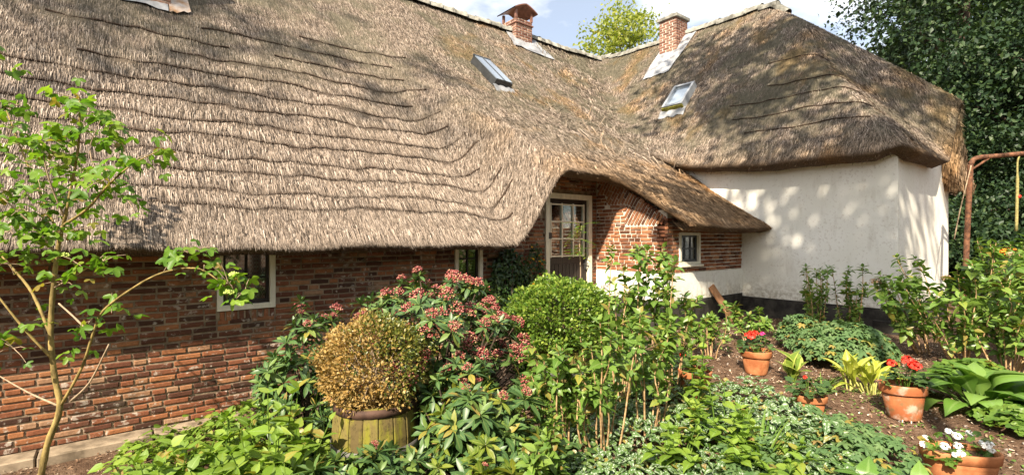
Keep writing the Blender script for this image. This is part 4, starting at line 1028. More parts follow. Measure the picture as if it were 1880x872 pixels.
# ------------------------------------------------------------------ trees
def crown_points(rs, n, c, rx, ry, rz, clumps, cs, hollow=.35):
    D = rs.normal(0, 1, (clumps, 3)); D /= np.linalg.norm(D, axis=1)[:, None]; r = (hollow + (1 - hollow) * rs.rand(clumps) ** .7)[:, None]
    K = D * r * [rx, ry, rz] + c; k = rs.randint(0, clumps, n); sz = rs.uniform(.6, 1.4, clumps)
    return K, K[k] + rs.normal(0, 1, (n, 3)) * cs * sz[k][:, None] * [1, 1, .55]
def tree(name, label, base, height, c, rx, ry, rz, n, clumps, cs, leafsize, mat, seed, trunk_r=.18, group=None, T=None, bark='bark_dark', limbs=26, extra=None):
    rs = np.random.RandomState(seed); root = thing(name, label, 'tree', base, 0, group); base = np.array(base, float)
    K, P = crown_points(rs, n, np.array(c) - base, rx, ry, rz, clumps, cs)
    if extra is not None:
        K2, P2 = crown_points(rs, extra[1], np.array(extra[0]) - base, *extra[2], extra[3], cs); K = np.concatenate([K, K2]); P = np.concatenate([P, P2])
    D = rs.normal(0, 1, (len(P), 3)) + [0, 0, -.2]; N = rs.normal(0, .6, (len(P), 3)) + [0, 0, 1.0]
    t = scatter(T or L_OV_S, P, basis(D, N), rs.uniform(.7, 1.3, len(P)) * leafsize)
    o = ob('crown', np_mesh('crown', t[0], t[1], True, t[2]), mat, root)
    m = MB(); ax = spline([(0, 0, -.1), (rs.normal(0, .06), rs.normal(0, .06), height * .35), (rs.normal(0, .15), rs.normal(0, .15), height * .7), (0, 0, height * .97)], 6)
    m.tube(ax, np.linspace(trunk_r, trunk_r * .15, len(ax)) * (1 + .35 * np.exp(-np.linspace(0, 12, len(ax)))), 9)
    ob('trunk', m.mesh('trunk', True), MAT[bark], root)
    b = MB()
    for k in rs.permutation(len(K))[:limbs]:
        q = K[k]; zz = max(height * .12, q[2] - .55 * np.hypot(q[0], q[1])); zz = min(zz, height * .93); i = int(np.argmin(np.abs(ax[:, 2] - zz))); s = ax[i]
        C = spline([s, (s + q) / 2 + rs.normal(0, .12, 3) + [0, 0, .15], q], 4); b.tube(C, np.linspace(trunk_r * .28, .012, len(C)), 5, False)
    ob('limbs', b.mesh('limbs', True), MAT[bark], root); return root
L_OV_S = leaf(2, .55, .5, .15, .1)

# ================================================================== the garden
def at(u, d): return tuple(gd(u, d))
# --- big trees
tree('holly_tree', 'tall dark evergreen tree behind the white wing at the right', gd(1760, 17.0), 15.0, wp(1800, 90, 17.0), 4.6, 4.0, 6.8, 46000, 300, .52, .17, MAT['leaf_evergreen'], 3, .30)
tree('holly_tree', 'dark evergreen tree behind the swing frame, lower and nearer', gd(1900, 14.0), 9.0, wp(1910, 250, 14.0), 3.6, 3.2, 4.4, 34000, 220, .42, .15, MAT['leaf_evergreen'], 4, .22)
tree('leafy_tree', 'bright yellow-green tree top rising behind the roof valley', gd(1140, 27.0), 12.6, wp(1140, 120, 27.0), 2.3, 2.3, 3.1, 9000, 110, .42, .21, MAT['leaf_far'], 5, .2, bark='bark_young', limbs=30)
tree('holly_tree', 'dark evergreen tree farthest back at the right edge of the wood', gd(1850, 24.0), 19.0, wp(1860, 60, 24.0), 6.0, 5.0, 9.5, 24000, 260, .8, .44, MAT['leaf_evergreen'], 9, .35)
for i, (u, d, r, h) in enumerate(((1790, 11.5, 1.1, 2.4), (1850, 10.6, 1.0, 1.7), (1910, 11.5, 1.4, 2.8), (1760, 14.5, 1.5, 2.6), (1840, 14.0, 1.6, 3.4))):
    b = gd(u, d); rs = np.random.RandomState(50 + i); root = thing('evergreen_shrub', ['dark evergreen shrub right of the white gable wall', 'dark low shrub behind the orange flowers', 'dark shrub at the right edge behind the swing', 'dark shrub deep in the shade past the wall corner', 'tall dark shrub deep in shade behind the swing post'][i], 'shrub', b, 0, 'dark shrubs behind the swing frame')
    K, P = crown_points(rs, 6500, np.array([0, 0, h * .5]), r, r, h * .52, 60, .22, .3); t = scatter(L_OV_S, P, basis(rs.normal(0, 1, P.shape), rs.normal(0, .6, P.shape) + [0, 0, 1]), rs.uniform(.7, 1.3, len(P)) * .12)
    ob('foliage', np_mesh('foliage', t[0], t[1], True, t[2]), MAT['leaf_evergreen'], root)
    m = MB(); [m.tube(spline([(0, 0, -.05), tuple(K[j] * [.4, .4, .5]), tuple(K[j])], 3), np.linspace(.03, .006, 7), 5, False) for j in range(14)]; ob('stems', m.mesh('stems'), MAT['bark_dark'], root)
# trees of the garden behind the camera, whose shade dapples the wing, the roof and the beds
def shade(label, base, h, c, rx, ry, rz, n, cl, cs, seed):
    tree('garden_tree', label, base, h, c, rx, ry, rz, n, cl, cs, .26, MAT['leaf_shade_tree'], seed, .13, 'garden trees behind the viewer', limbs=14)
shade('garden tree behind the viewer, nearest to the beds', (-.8, -2.1, 0), 12.0, (-.35, -1.25, 11.2), 2.1, 1.75, 2.0, 3600, 46, .42, 31)
shade('garden tree behind the viewer, shading the wing roof', (3.0, -2.6, 0.3), 14.5, (2.6, 0.2, 13.8), 3.2, 3.2, 2.0, 4200, 46, .48, 32)
shade('garden tree behind the viewer, farthest to the left', (-13.0, .6, 0), 19.5, (-12.3, 2.2, 18.6), 3.2, 3.0, 2.2, 1300, 24, .46, 33)

for i, (x, y, h, r) in enumerate(((-13, -6.5, 9.0, 3.2), (-8.5, -10.5, 8.5, 3.0), (-3.5, -12, 9.0, 3.2), (2.0, -12.5, 9.5, 3.2), (7.5, -11, 9.0, 3.2), (12.5, -8.5, 9.0, 3.0), (-15.5, -1.5, 8.0, 2.6))):  # unseen tree row, added to cut the sky light on walls and beds
    tree('added_tree', 'dense tree added behind the viewer to cut sky light, %s from the left end of the row' % ('second', 'third', 'fourth', 'fifth', 'sixth', 'seventh', 'first')[i], (x, y, 0), h, (x, y, h * .52), r, r, h * .46, 5200, 60, .55, .42, MAT['leaf_shade_tree'], 600 + i, .2, 'added trees behind the viewer')
# --- guelder rose sapling at the left
def sapling():
    base = np.array(wp(70, 905, 3.55)); base[2] = float(gz(base[0], base[1])); rs = np.random.RandomState(8)
    root = thing('guelder_rose', 'slender young tree with lobed bright green leaves before the brick wall', 'tree', base)
    W = lambda u, v, d: np.array(wp(u, v, d)) - base
    B = [  # (pixel u, v, depth) skeletons, radius at start and end, bark
        ([(70, 905, 3.55), (86, 820, 3.55), (110, 750, 3.56), (100, 690, 3.56), (93, 610, 3.56), (98, 530, 3.55), (106, 460, 3.54), (116, 415, 3.52)], .022, .013, 'trunk'),
        ([(116, 415, 3.52), (130, 350, 3.50), (144, 270, 3.48), (147, 180, 3.45)], .016, .006, 'branch'),
        ([(112, 745, 3.56), (150, 676, 3.50), (170, 616, 3.45), (190, 571, 3.40), (250, 526, 3.32), (300, 501, 3.26), (350, 493, 3.22), (380, 501, 3.2), (415, 528, 3.18)], .013, .005, 'branch'),
        ([(165, 612, 3.45), (135, 582, 3.5), (108, 558, 3.54)], .009, .007, 'branch'),
        ([(130, 737, 3.52), (165, 702, 3.46), (200, 633, 3.38)], .010, .006, 'branch'),
        ([(95, 620, 3.56), (60, 540, 3.62), (22, 492, 3.68), (-25, 440, 3.75)], .015, .007, 'branch'),
        ([(97, 660, 3.56), (45, 605, 3.48), (-15, 530, 3.42)], .013, .007, 'branch'),
        ([(106, 745, 3.56), (50, 720, 3.62), (-20, 680, 3.7)], .010, .005, 'branch'),
        ([(116, 415, 3.52), (160, 385, 3.42), (195, 345, 3.35), (240, 305, 3.28), (292, 278, 3.22)], .013, .004, 'branch'),
        ([(112, 440, 3.53), (80, 370, 3.6), (45, 290, 3.66), (12, 205, 3.7)], .013, .005, 'branch'),
        ([(106, 470, 3.54), (60, 415, 3.45), (0, 360, 3.38)], .011, .005, 'branch'),
        ([(120, 405, 3.52), (90, 330, 3.40), (75, 260, 3.34)], .009, .004, 'branch'),
        ([(190, 340, 3.35), (165, 280, 3.36), (185, 220, 3.36)], .006, .003, 'branch'),
        ([(300, 501, 3.26), (320, 470, 3.24), (345, 462, 3.22)], .004, .002, 'branch'),
        ([(98, 530, 3.55), (150, 500, 3.45), (190, 470, 3.38)], .007, .003, 'branch'),
    ]
    for (pt, r0, r1, nm) in B:
        C = spline([W(*q) for q in pt], 4); ob(nm, MB().tube(C, np.linspace(r0, r1, len(C)) * (.78 if nm == 'branch' else 1.0) * (1 + .10 * np.sin(np.arange(len(C)) * 2.7)), 7).mesh(nm, True), MAT['bark_young'] if r0 > .012 else MAT['bark_pale'], root)
    cl = [(147, 185, 3.45, 9), (150, 235, 3.46, 11), (195, 255, 3.40, 8), (105, 255, 3.50, 8), (120, 300, 3.45, 9), (30, 195, 3.68, 9), (15, 260, 3.66, 11), (55, 300, 3.6, 9), (75, 270, 3.36, 7), (185, 215, 3.36, 7), (195, 330, 3.36, 9), (150, 330, 3.4, 9), (130, 375, 3.5, 9), (240, 300, 3.28, 6), (290, 278, 3.22, 5), (75, 350, 3.55, 9), (35, 385, 3.42, 10), (5, 350, 3.4, 9), (70, 420, 3.5, 10), (20, 425, 3.5, 10), (110, 430, 3.48, 10), (160, 420, 3.44, 7), (60, 465, 3.55, 8), (150, 490, 3.45, 7), (190, 480, 3.38, 7), (15, 485, 3.66, 6), (420, 522, 3.18, 9), (448, 540, 3.17, 5), (345, 465, 3.22, 6), (375, 487, 3.2, 4), (120, 520, 3.6, 4), (165, 590, 3.5, 4), (60, 590, 3.5, 4), (25, 640, 3.45, 5), (205, 575, 3.4, 4), (150, 640, 3.5, 3), (0, 110, 3.7, 5), (235, 370, 3.35, 4)]
    LV = []; tw = MB()
    for (u, v, d, n) in cl:
        c = W(u, v, d)
        for _ in range(int(n * 2.1)):
            q = rvec(rs, -.5) * rs.uniform(.03, .16); D = np.array([q[0], q[1], -.04 + rs.normal(0, .05)]); D /= np.linalg.norm(D)
            LV.append((c + q, basis(D, np.array([0, 0, 1.0]) + rs.normal(0, .35, 3)), rs.uniform(.065, .145) * (.75 if rs.rand() < .3 else 1)))
            if rs.rand() < .3: tw.tube([c, c + q * .6 + [0, 0, .01], c + q], [.0028, .0022, .0014], 4, False)
    LV.sort(key=lambda t: -t[2])
    for (p, Bq, sz) in LV[:300]: child('leaf', ME_MAPLE[rs.randint(3)], MAT['leaf_viburnum'], root, M_at(p, Bq, sz))
    t = scatter(L_MAPLE, np.array([q[0] for q in LV[300:]]), np.array([q[1] for q in LV[300:]]), np.array([q[2] for q in LV[300:]])); o = ob('foliage', np_mesh('foliage', t[0], t[1], True, t[2]), MAT['leaf_viburnum'], root); o['kind'] = 'stuff'
    o = ob('twigs', tw.mesh('twigs'), MAT['bark_pale'], root); o['kind'] = 'stuff'
    for (u, v, d) in ((430, 508, 3.17), (118, 472, 3.46), (72, 448, 3.5), (420, 540, 3.16)):
        child('flower_cluster', ME_SNOW[0], MAT['snowball'], root, M_at(W(u, v, d), np.eye(3), .035))
sapling()

# --- broad-leaved young shrubs at the bottom left
G1 = 'broad-leaved young shrubs at the bottom left'
for i, (u, d, r, h, n, lab) in enumerate((
        (300, 3.2, .44, .54, 22, 'light green broad-leaved shrub nearest to the sapling'),
        (400, 3.30, .42, .62, 20, 'light green broad-leaved shrub in front of the lit bricks'),
        (500, 3.45, .42, .86, 22, 'tall light green broad-leaved shrub against the dark skimmia'),
        (545, 2.85, .40, .52, 18, 'light green broad-leaved shrub in front of the mossy barrel'),
        (430, 2.75, .46, .50, 24, 'low light green broad-leaved shrub at the bottom edge'),
        (275, 2.75, .40, .36, 16, 'lowest light green broad-leaved plant at the bottom left'))):
    leafy_shrub('hydrangea', lab, 'shrub', at(u, d), r, h, n, 4, .165, MAT['leaf_broad'], 100 + i, group=G1)
leafy_shrub('seedling', 'small seedling with rounded leaves at the foot of the sapling', 'plant', at(128, 3.2), .13, .24, 6, 3, .13, MAT['leaf_broad'], 111)
leafy_shrub('seedling', 'pair of leaves poking up in front of the barrel', 'plant', at(790, 2.55), .15, .34, 5, 3, .16, MAT['leaf_broad'], 112)
# --- skimmias
SK = 'skimmia shrubs around the barrels'
rosette_shrub('skimmia', 'largest skimmia, covered in red bud clusters, behind the barrels', 'shrub', at(800, 4.55), .98, .85, 1.32, 300, .135, MAT['leaf_skimmia'], 1, 130, .066, SK, low=.15)
rosette_shrub('skimmia', 'skimmia with few red buds between the brick wall and the browned box', 'shrub', at(575, 4.45), .50, .5, 1.14, 120, .135, MAT['leaf_skimmia'], 2, 9, .05, SK)
rosette_shrub('skimmia', 'skimmia with yellowish leaves right of the mossy barrel', 'shrub', at(890, 3.55), .50, .45, .72, 80, .155, MAT['leaf_skimmia'], 3, 9, .035, SK, mats2=MAT['leaf_skimmia_pale'])
rosette_shrub('skimmia', 'low dark skimmia without buds in front of the mossy barrel', 'shrub', at(655, 3.15), .60, .34, .44, 95, .145, MAT['leaf_skimmia'], 4, 2, .03, SK)
rosette_shrub('skimmia', 'small skimmia with pale yellow-green rosettes at the bottom centre', 'shrub', at(905, 2.85), .32, .28, .46, 40, .15, MAT['leaf_skimmia_pale'], 6, 4, .03, SK)
rosette_shrub('skimmia', 'dark skimmia just right of the mossy barrel under its rim', 'shrub', at(850, 3.75), .36, .34, .80, 60, .14, MAT['leaf_skimmia'], 7, 7, .04, SK)
# --- barrels with box balls
def barrel(base, r, h, label, rz=0.0):
    root = thing('half_barrel', label, 'barrel', base, rz, 'oak half barrels'); n = 18
    prof = lambda t: r * (.96 + .13 * math.sin(math.pi * min(1, t * .75 + .05)) - .07 * t)
    m = MB(); rows = 6; V = []; F = []; w = 2 * math.pi / n * .5 - .008
    for j in range(rows):
        t = j / (rows - 1); R0 = prof(t)
        for (a, rr) in ((-w, R0 - .001), (-w * .86, R0 + .003), (w * .86, R0 + .003), (w, R0 - .001), (w, R0 - .03), (-w, R0 - .03)): V.append((rr * math.cos(a), rr * math.sin(a), h * t))
    for j in range(rows - 1):
        for k in range(6): F.append((j * 6 + k, j * 6 + (k + 1) % 6, (j + 1) * 6 + (k + 1) % 6, (j + 1) * 6 + k))
    F += [tuple(range(5, -1, -1)), tuple(range((rows - 1) * 6, rows * 6))]; me = m.add(V, F).mesh('stave')
    for k in range(n): ob('stave', me, MAT['oak_mossy'], root, M=Matrix.Rotation(2 * math.pi * k / n, 4, 'Z') @ Matrix.Scale(1 + random.uniform(-.008, .008), 4))
    for (t0, t1, mt) in ((.90, 1.0, 'iron_hoop_rust'), (.36, .48, 'iron_hoop'), (.05, .14, 'iron_hoop')):
        hp = MB().lathe([(prof(t0) + .004, h * t0), (prof(t0) + .011, h * t0), (prof(t1) + .011, h * t1), (prof(t1) + .004, h * t1)], 36); ob('hoop', hp.mesh('hoop', True), MAT[mt], root)
    so = MB().lathe([(0.0, h * .9), (prof(.9) - .02, h * .88)], 24); ob('soil', so.mesh('soil'), MAT['soil'], root); return root
B1 = gd(690, 3.85); B1h = .56
barrel(B1, .305, B1h, 'mossy oak half barrel holding the browned box ball')
B2 = gd(1030, 5.35); barrel(B2, .30, .46, 'mossy half barrel in shade holding the green box ball')
def box_ball(name, label, base, z0, rx, rz, n, mats, seed, size, split=None):
    root = thing(name, label, 'shrub', (base[0], base[1], base[2] + z0)); rs = np.random.RandomState(seed)
    (V, F, rm), P = foliage_ball(L_BOX, n, rx, rx, rz, rz * .97, size, seed, .6, .70)
    k = len(L_BOX[0]); kf = len(L_BOX[1])
    if split is None: groups = [(np.ones(n, bool), mats[0])]
    else:
        s = split(P, rs); groups = [(s, mats[0]), (~s, mats[1])]
    for sel, mt in groups:
        idx = np.where(sel)[0]; V2 = V.reshape(n, k, 3)[idx].reshape(-1, 3); F2 = (L_BOX[1][None] + (np.arange(len(idx)) * k)[:, None, None]).reshape(-1, 3)
        o = ob('foliage', np_mesh('foliage', V2, F2, True, np.tile(L_BOX[2], len(idx))), MAT[mt], root); o['kind'] = 'stuff'
        if len(groups) > 1: o['label'] = 'browned dry leaves' if mt == 'leaf_box_dry' else 'olive green leaves on top'
    m = MB()
    for i in range(70):
        d = rvec(rs, -.3); q = d * [rx, rx, rz] * .92 + [0, 0, rz * .97]; b = np.array([rs.normal(0, .04), rs.normal(0, .04), -.03])
        m.tube(spline([b, (b + q) / 2 + rs.normal(0, .03, 3) + [0, 0, .05], q], 3), np.linspace(.008, .002, 7), 4, False)
    ob('stems', m.mesh('stems'), MAT['bark_pale' if split else 'bark_dark'], root)
vr = np.array([RT[0], RT[1], 0.0])
box_ball('box_ball', 'half dead box ball with browned golden leaves in the mossy barrel', B1, B1h - .05, .405, .335, 12500, ['leaf_box_dry', 'leaf_box_dark'], 1, .027,
         lambda P, rs: (P @ vr * 1.5 + (P[:, 2] - .42) * 1.15 + .10 * np.sin(P[:, 0] * 14) + rs.normal(0, .17, len(P))) < .14)
box_ball('box_ball', 'fresh green clipped box ball in front of the door', B2, .40, .53, .36, 12500, ['leaf_box'], 2, .040)
# --- hydrangea canes in the middle
HC = 'hydrangea canes before the porch'
for i, (u, d, sp, h, nc, nodes, sz, lab, lean) in enumerate((
        (1105, 3.75, .30, 1.02, 10, 6, .125, 'hydrangea with bare tan canes at the very centre of the bed', (0, 0)),
        (1140, 4.55, .34, 1.42, 11, 7, .13, 'tallest hydrangea, its tips in front of the sunlit porch wall', (.04, 0)),
        (1235, 4.75, .32, 1.36, 10, 7, .13, 'tall hydrangea in front of the lean-to corner', (0, 0)),
        (1030, 3.75, .30, .92, 8, 6, .125, 'hydrangea in front of the shaded half barrel', (-.1, .05)),
        (1195, 4.0, .26, 1.0, 8, 6, .125, 'hydrangea canes just left of the half hidden flower pot', (.06, 0)),
        (1010, 3.1, .26, .55, 7, 6, .12, 'low hydrangea with arching cane at the bottom centre', (-.2, .1)),
        (1305, 6.0, .30, .62, 7, 6, .12, 'low hydrangea under the small lean-to window', (0, 0)),
        (1385, 6.6, .28, .50, 6, 5, .13, 'small hydrangea in the corner of the black plinth', (0, 0)))):
    cane_shrub('hydrangea', lab, 'shrub', at(u, d), sp, h, nc, nodes, sz, MAT['leaf_cane'], 200 + i, 0, HC, lean)
leafy_shrub('lilac', 'sapling with heart-shaped leaves beside the half hidden pot', 'plant', at(1275, 4.3), .18, .82, 6, 4, .11, MAT['leaf_broad'], 230, ME_HEART)
HR = 'hydrangeas at the right edge'
for i, (u, d, sp, h, nc, nodes, sz, dry, lab, lean) in enumerate((
        (1770, 5.6, .55, 1.25, 13, 8, .16, 2, 'large hydrangea with dry flower heads in front of the gable corner', (-.12, .05)),
        (1850, 5.2, .50, 1.12, 12, 8, .16, 2, 'hydrangea with a big dry flower head at the right edge', (.05, 0)),
        (1700, 6.1, .40, .98, 8, 8, .15, 1, 'hydrangea leaning left across the white wall corner', (-.35, .2)),
        (1830, 6.6, .55, 1.35, 12, 8, .16, 1, 'hydrangea behind, at the foot of the swing post', (0, 0)),
        (1910, 5.9, .50, 1.25, 10, 8, .16, 1, 'hydrangea cut by the right edge of the picture', (0, 0)))):
    cane_shrub('hydrangea', lab, 'shrub', at(u, d), sp, h, nc, nodes, sz, MAT['leaf_cane'], 260 + i, dry, HR, lean, .2)
for i, (u, d, h, lab) in enumerate(((1505, 7.0, 1.12, 'slender shrub against the white wall, left of the pair'), (1565, 6.9, 1.08, 'slender shrub against the white wall, right of the pair'))):
    cane_shrub('mock_orange', lab, 'shrub', at(u, d), .25, h, 8, 8, .11, MAT['leaf_cane'], 280 + i, 0, 'slender shrubs on the white wall', (0, 0), .1)
# --- cranesbill mounds and ground cover
def mound_plant(name, label, base, rx, ry, h, n, T, size, mat, seed, cat='plant', group=None):
    root = thing(name, label, cat, base, 0, group); t = mound(T, n, rx, ry, h, size, seed); o = ob('foliage', np_mesh('foliage', t[0], t[1], True, t[2]), MAT[mat], root); o['kind'] = 'stuff'
    rs = np.random.RandomState(seed); m = MB()
    for i in range(40):
        a = rs.uniform(0, 6.28); q = math.sqrt(rs.rand()) * .9; m.tube([(rx * q * .4 * math.cos(a), ry * q * .4 * math.sin(a), -.02), (rx * q * math.cos(a), ry * q * math.sin(a), h * math.sqrt(1 - q * q) * .9)], [.004, .003], 4, False)
    ob('stalks', m.mesh('stalks'), MAT['leaf_strap'], root)
mound_plant('cranesbill', 'wide dome of lobed grey-green cranesbill leaves before the white wall', gd(1550, 5.75), .62, .50, .44, 1300, L_CRANE, .12, 'leaf_geranium', 300)
mound_plant('cranesbill', 'smaller cranesbill tuft left of the wide dome by the black plinth', gd(1470, 6.4), .30, .28, .42, 420, L_CRANE, .11, 'leaf_geranium', 301)
mound_plant('strawberry_patch', 'low patch of rounded leaves under the right hydrangeas', gd(1790, 4.9), .42, .32, .22, 480, L_PELAR, .10, 'leaf_hydrangea', 302)
mound_plant('strawberry_patch', 'low leafy patch at the right edge below the hosta', gd(1880, 3.8), .40, .28, .16, 380, L_PELAR, .09, 'leaf_hydrangea', 303)
def ground_cover(name, label, poly, n, T, size, mat, seed, h0, h1, cat):
    rs = np.random.RandomState(seed); C = np.array([gp(u, v)[:2] for (u, v) in poly]); lo, hi = C.min(0), C.max(0); pts = []
    while len(pts) < n:
        p = rs.uniform(lo, hi, (4000, 2)); ins = np.zeros(len(p), bool); j = len(C) - 1
        for i in range(len(C)):
            c = ((C[i, 1] > p[:, 1]) != (C[j, 1] > p[:, 1])) & (p[:, 0] < (C[j, 0] - C[i, 0]) * (p[:, 1] - C[i, 1]) / (C[j, 1] - C[i, 1] + 1e-12) + C[i, 0]); ins ^= c; j = i
        pts += list(p[ins])
    p = np.array(pts[:n]); hm = h0 + (h1 - h0) * (.5 + .5 * wob(p[:, 0], p[:, 1], 2.6, seed)); z = gz(p[:, 0], p[:, 1]) + hm * rs.uniform(.35, 1.05, n) ** .6
    az = rs.uniform(0, 6.28, n); D = np.stack([np.cos(az), np.sin(az), rs.normal(-.12, .22, n)], -1); N = rs.normal(0, .32, (n, 3)) + [-.1, -.15, 1]
    t = scatter(T, np.stack([p, z], -1) if False else np.column_stack([p, z]), basis(D, N), rs.uniform(.6, 1.25, n) * size)
    o = ob(name, np_mesh(name, t[0], t[1], True, t[2]), MAT[mat]); tag(o, label, cat, kind='stuff')
ground_cover('dead_nettle', 'silver-flecked dead-nettle covering the ground in the centre', [(1090, 800), (1130, 730), (1250, 712), (1400, 735), (1480, 770), (1560, 830), (1600, 1000), (1150, 1000), (1000, 930), (1010, 850)], 4200, L_OV2, .070, 'leaf_lamium', 400, .08, .26, 'ground cover')
ground_cover('cranesbill_carpet', 'grey-green carpet of lobed cranesbill leaves at the bottom right', [(1330, 850), (1440, 800), (1530, 790), (1640, 830), (1700, 880), (1720, 1000), (1250, 1000)], 1500, L_CRANE, .105, 'leaf_geranium', 401, .08, .22, 'ground cover')
ground_cover('periwinkle', 'dark undergrowth between the shrubs at the bottom', [(380, 1000), (420, 830), (640, 800), (900, 790), (1080, 800), (1150, 1000)], 3600, L_OV, .075, 'leaf_skimmia', 402, .03, .20, 'ground cover')
ground_cover('young_nettles', 'fresh light green seedlings carpeting the bottom left', [(150, 1000), (215, 850), (330, 800), (480, 770), (620, 800), (640, 1000)], 1500, L_OV2, .085, 'leaf_broad', 405, .06, .30, 'ground cover')
ground_cover('undergrowth', 'low leafy undergrowth beneath the middle hydrangeas', [(930, 760), (1000, 690), (1180, 660), (1270, 660), (1250, 720), (1120, 760), (1050, 800)], 2600, L_OV, .065, 'leaf_cane', 403, .04, .26, 'ground cover')
ground_cover('soil_weeds', 'tiny green weeds sprouting in the bare soil at the right', [(1420, 700), (1560, 690), (1700, 780), (1880, 800), (1880, 900), (1650, 830), (1500, 770)], 420, L_OV, .032, 'leaf_cane', 406, .0, .03, 'ground cover')
ground_cover('leaf_litter_plants', 'scattered seedlings in the soil by the lean-to', [(1290, 640), (1340, 590), (1470, 590), (1440, 640), (1350, 660)], 260, L_OV, .05, 'leaf_cane', 404, .01, .06, 'ground cover')
for i, (u, d, r, h, n, lab) in enumerate(((1330, 3.75, .34, .48, 16, 'light green leafy plant in front of the red potted geranium'), (1240, 3.55, .26, .36, 11, 'light green leafy plant beside the bare canes'), (1400, 3.35, .30, .34, 12, 'light green leafy plant among the daylily leaves'), (1460, 3.05, .22, .26, 7, 'light green leafy plant in the cranesbill carpet'))):
    leafy_shrub('balsam', lab, 'plant', at(u, d), r, h, n, 4, .115, MAT['leaf_broad'], 420 + i, group='light green plants in the central bed')
strap_clump('daylily', 'arching daylily leaves in the middle of the dead-nettle', gd(1395, 3.45), 46, .42, 1)
strap_clump('daylily', 'small daylily clump left of the gold hosta', gd(1508, 4.75), 26, .24, 2)
# --- hostas
hosta('hosta', 'large green hosta beside the red geranium pot at the right', gd(1800, 4.15), 38, .29, MAT['leaf_hosta'], 1, tilt=(68, -2), r=.10)
hosta('hosta', 'golden hosta with narrow yellow leaves in the middle of the soil', gd(1600, 4.65), 26, .20, MAT['leaf_hosta_gold'], 2, ME_HOSTA_N, (80, 25), .12)
hosta('hosta', 'golden hosta with upright furled leaves left of the broad one', gd(1562, 4.75), 9, .24, MAT['leaf_hosta_gold'], 3, ME_HOSTA_N, (85, 55), .05)
hosta('hosta', 'small hosta with pale leaf edges near the geranium pot', gd(1455, 5.0), 9, .19, MAT['leaf_hosta_edge'], 4, ME_HOSTA, (85, 50), .04)
hosta('hosta', 'single young hosta in the cranesbill carpet at the bottom', gd(1590, 3.05), 4, .17, MAT['leaf_hosta'], 5, ME_HOSTA, (70, 35), .03)
hosta('hosta', 'young hosta left of the white flowers in the trough', gd(1685, 2.95), 5, .17, MAT['leaf_hosta'], 6, ME_HOSTA, (65, 25), .03)
# --- pots
def pot(base, r, h, label, mat, tilt=0.0):
    root = thing('flower_pot', label, 'flower pot', base, 0, 'terracotta flower pots'); root.rotation_euler = (tilt, -tilt * .5, 0)
    b = MB().lathe([(0, 0), (r * .66, 0), (r * .70, .012), (r * .90, h * .76), (r * .86, h * .78), (r * .6, h * .4), (0, h * .4)], 32); ob('body', b.mesh('body', True), MAT[mat], root)
    ri = MB().lathe([(r * .88, h * .74), (r * .985, h * .745), (r, h * .76), (r * 1.03, h * .97), (r * 1.02, h), (r * .93, h), (r * .90, h * .97), (r * .88, h * .74)], 32); ob('rim', ri.mesh('rim', True), MAT[mat], root)
    s = MB(); s.lathe([(0, h * .87), (r * .5, h * .88), (r * .905, h * .86)], 20); ob('soil', s.mesh('soil'), MAT['soil'], root); return root
def geranium(base, z, r, h, nl, nf, label, seed, mats=('petal_red',), lf='leaf_pelargonium', fs=.034):
    rs = np.random.RandomState(seed); root = thing('geranium', label, 'geranium', (base[0], base[1], base[2] + z), 0, 'potted geraniums'); st = MB()
    for i in range(nl):
        a = rs.uniform(0, 6.28); q = math.sqrt(rs.rand()); p = np.array([r * q * math.cos(a), r * q * math.sin(a), h * (.5 + .6 * (1 - q * q)) * rs.uniform(.45, 1.1)])
        child('leaf', ME_PELAR[rs.randint(2)], MAT[lf], root, M_at(p, basis(np.array([math.cos(a), math.sin(a), rs.normal(-.1, .3)]), np.array([p[0] / r * .5, p[1] / r * .5, 1]) + rs.normal(0, .3, 3)), rs.uniform(.06, .10)))
        if i % 3 == 0: st.tube([(p[0] * .2, p[1] * .2, -.05), p], [.004, .002], 4, False)
    for i in range(nf):
        a = i * 2.2 + seed; q = .35 + .5 * rs.rand(); p = np.array([r * q * math.cos(a), r * q * math.sin(a), h * rs.uniform(1.0, 1.3)]); st.tube([(p[0] * .3, p[1] * .3, 0), p], [.003, .002], 4, False)
        child('flower_head', ME_GERA[i % 2], MAT[mats[i % len(mats)]], root, M_at(p, np.eye(3), fs * rs.uniform(.85, 1.25)))
    ob('stems', st.mesh('stems'), MAT['leaf_strap'], root)
PT = [(gp(1388, 686), .155, .25, 'round terracotta pot with five bright blooms by the bare soil', 'terracotta'), (gd(1275, 4.75), .15, .26, 'dark shaded pot half hidden behind the heart-leaved sapling', 'terracotta_old'), (gp(1487, 768), .125, .20, 'low terracotta pot with one small bloom in the chips', 'terracotta'), (gp(1660, 768), .162, .28, 'large weathered terracotta pot leaning beside the big hosta', 'terracotta_old')]
for i, (b, r, h, lab, mt) in enumerate(PT): pot(b, r, h, lab, mt, (.0, .03, .0, -.05)[i])
geranium(PT[0][0], .21, .17, .17, 46, 5, 'geranium with five heads of red and pink in the round pot', 1, ('petal_red', 'petal_red', 'petal_pink', 'petal_red'))
geranium(PT[1][0], .22, .14, .14, 30, 1, 'shaded geranium with a single red head near the hydrangea canes', 2)
geranium(PT[2][0], .16, .17, .17, 60, 1, 'bushy dark geranium with one small red head', 3, fs=.024)
geranium(PT[3][0], .22, .16, .18, 52, 4, 'geranium with large red heads beside the big hosta', 4, fs=.044)
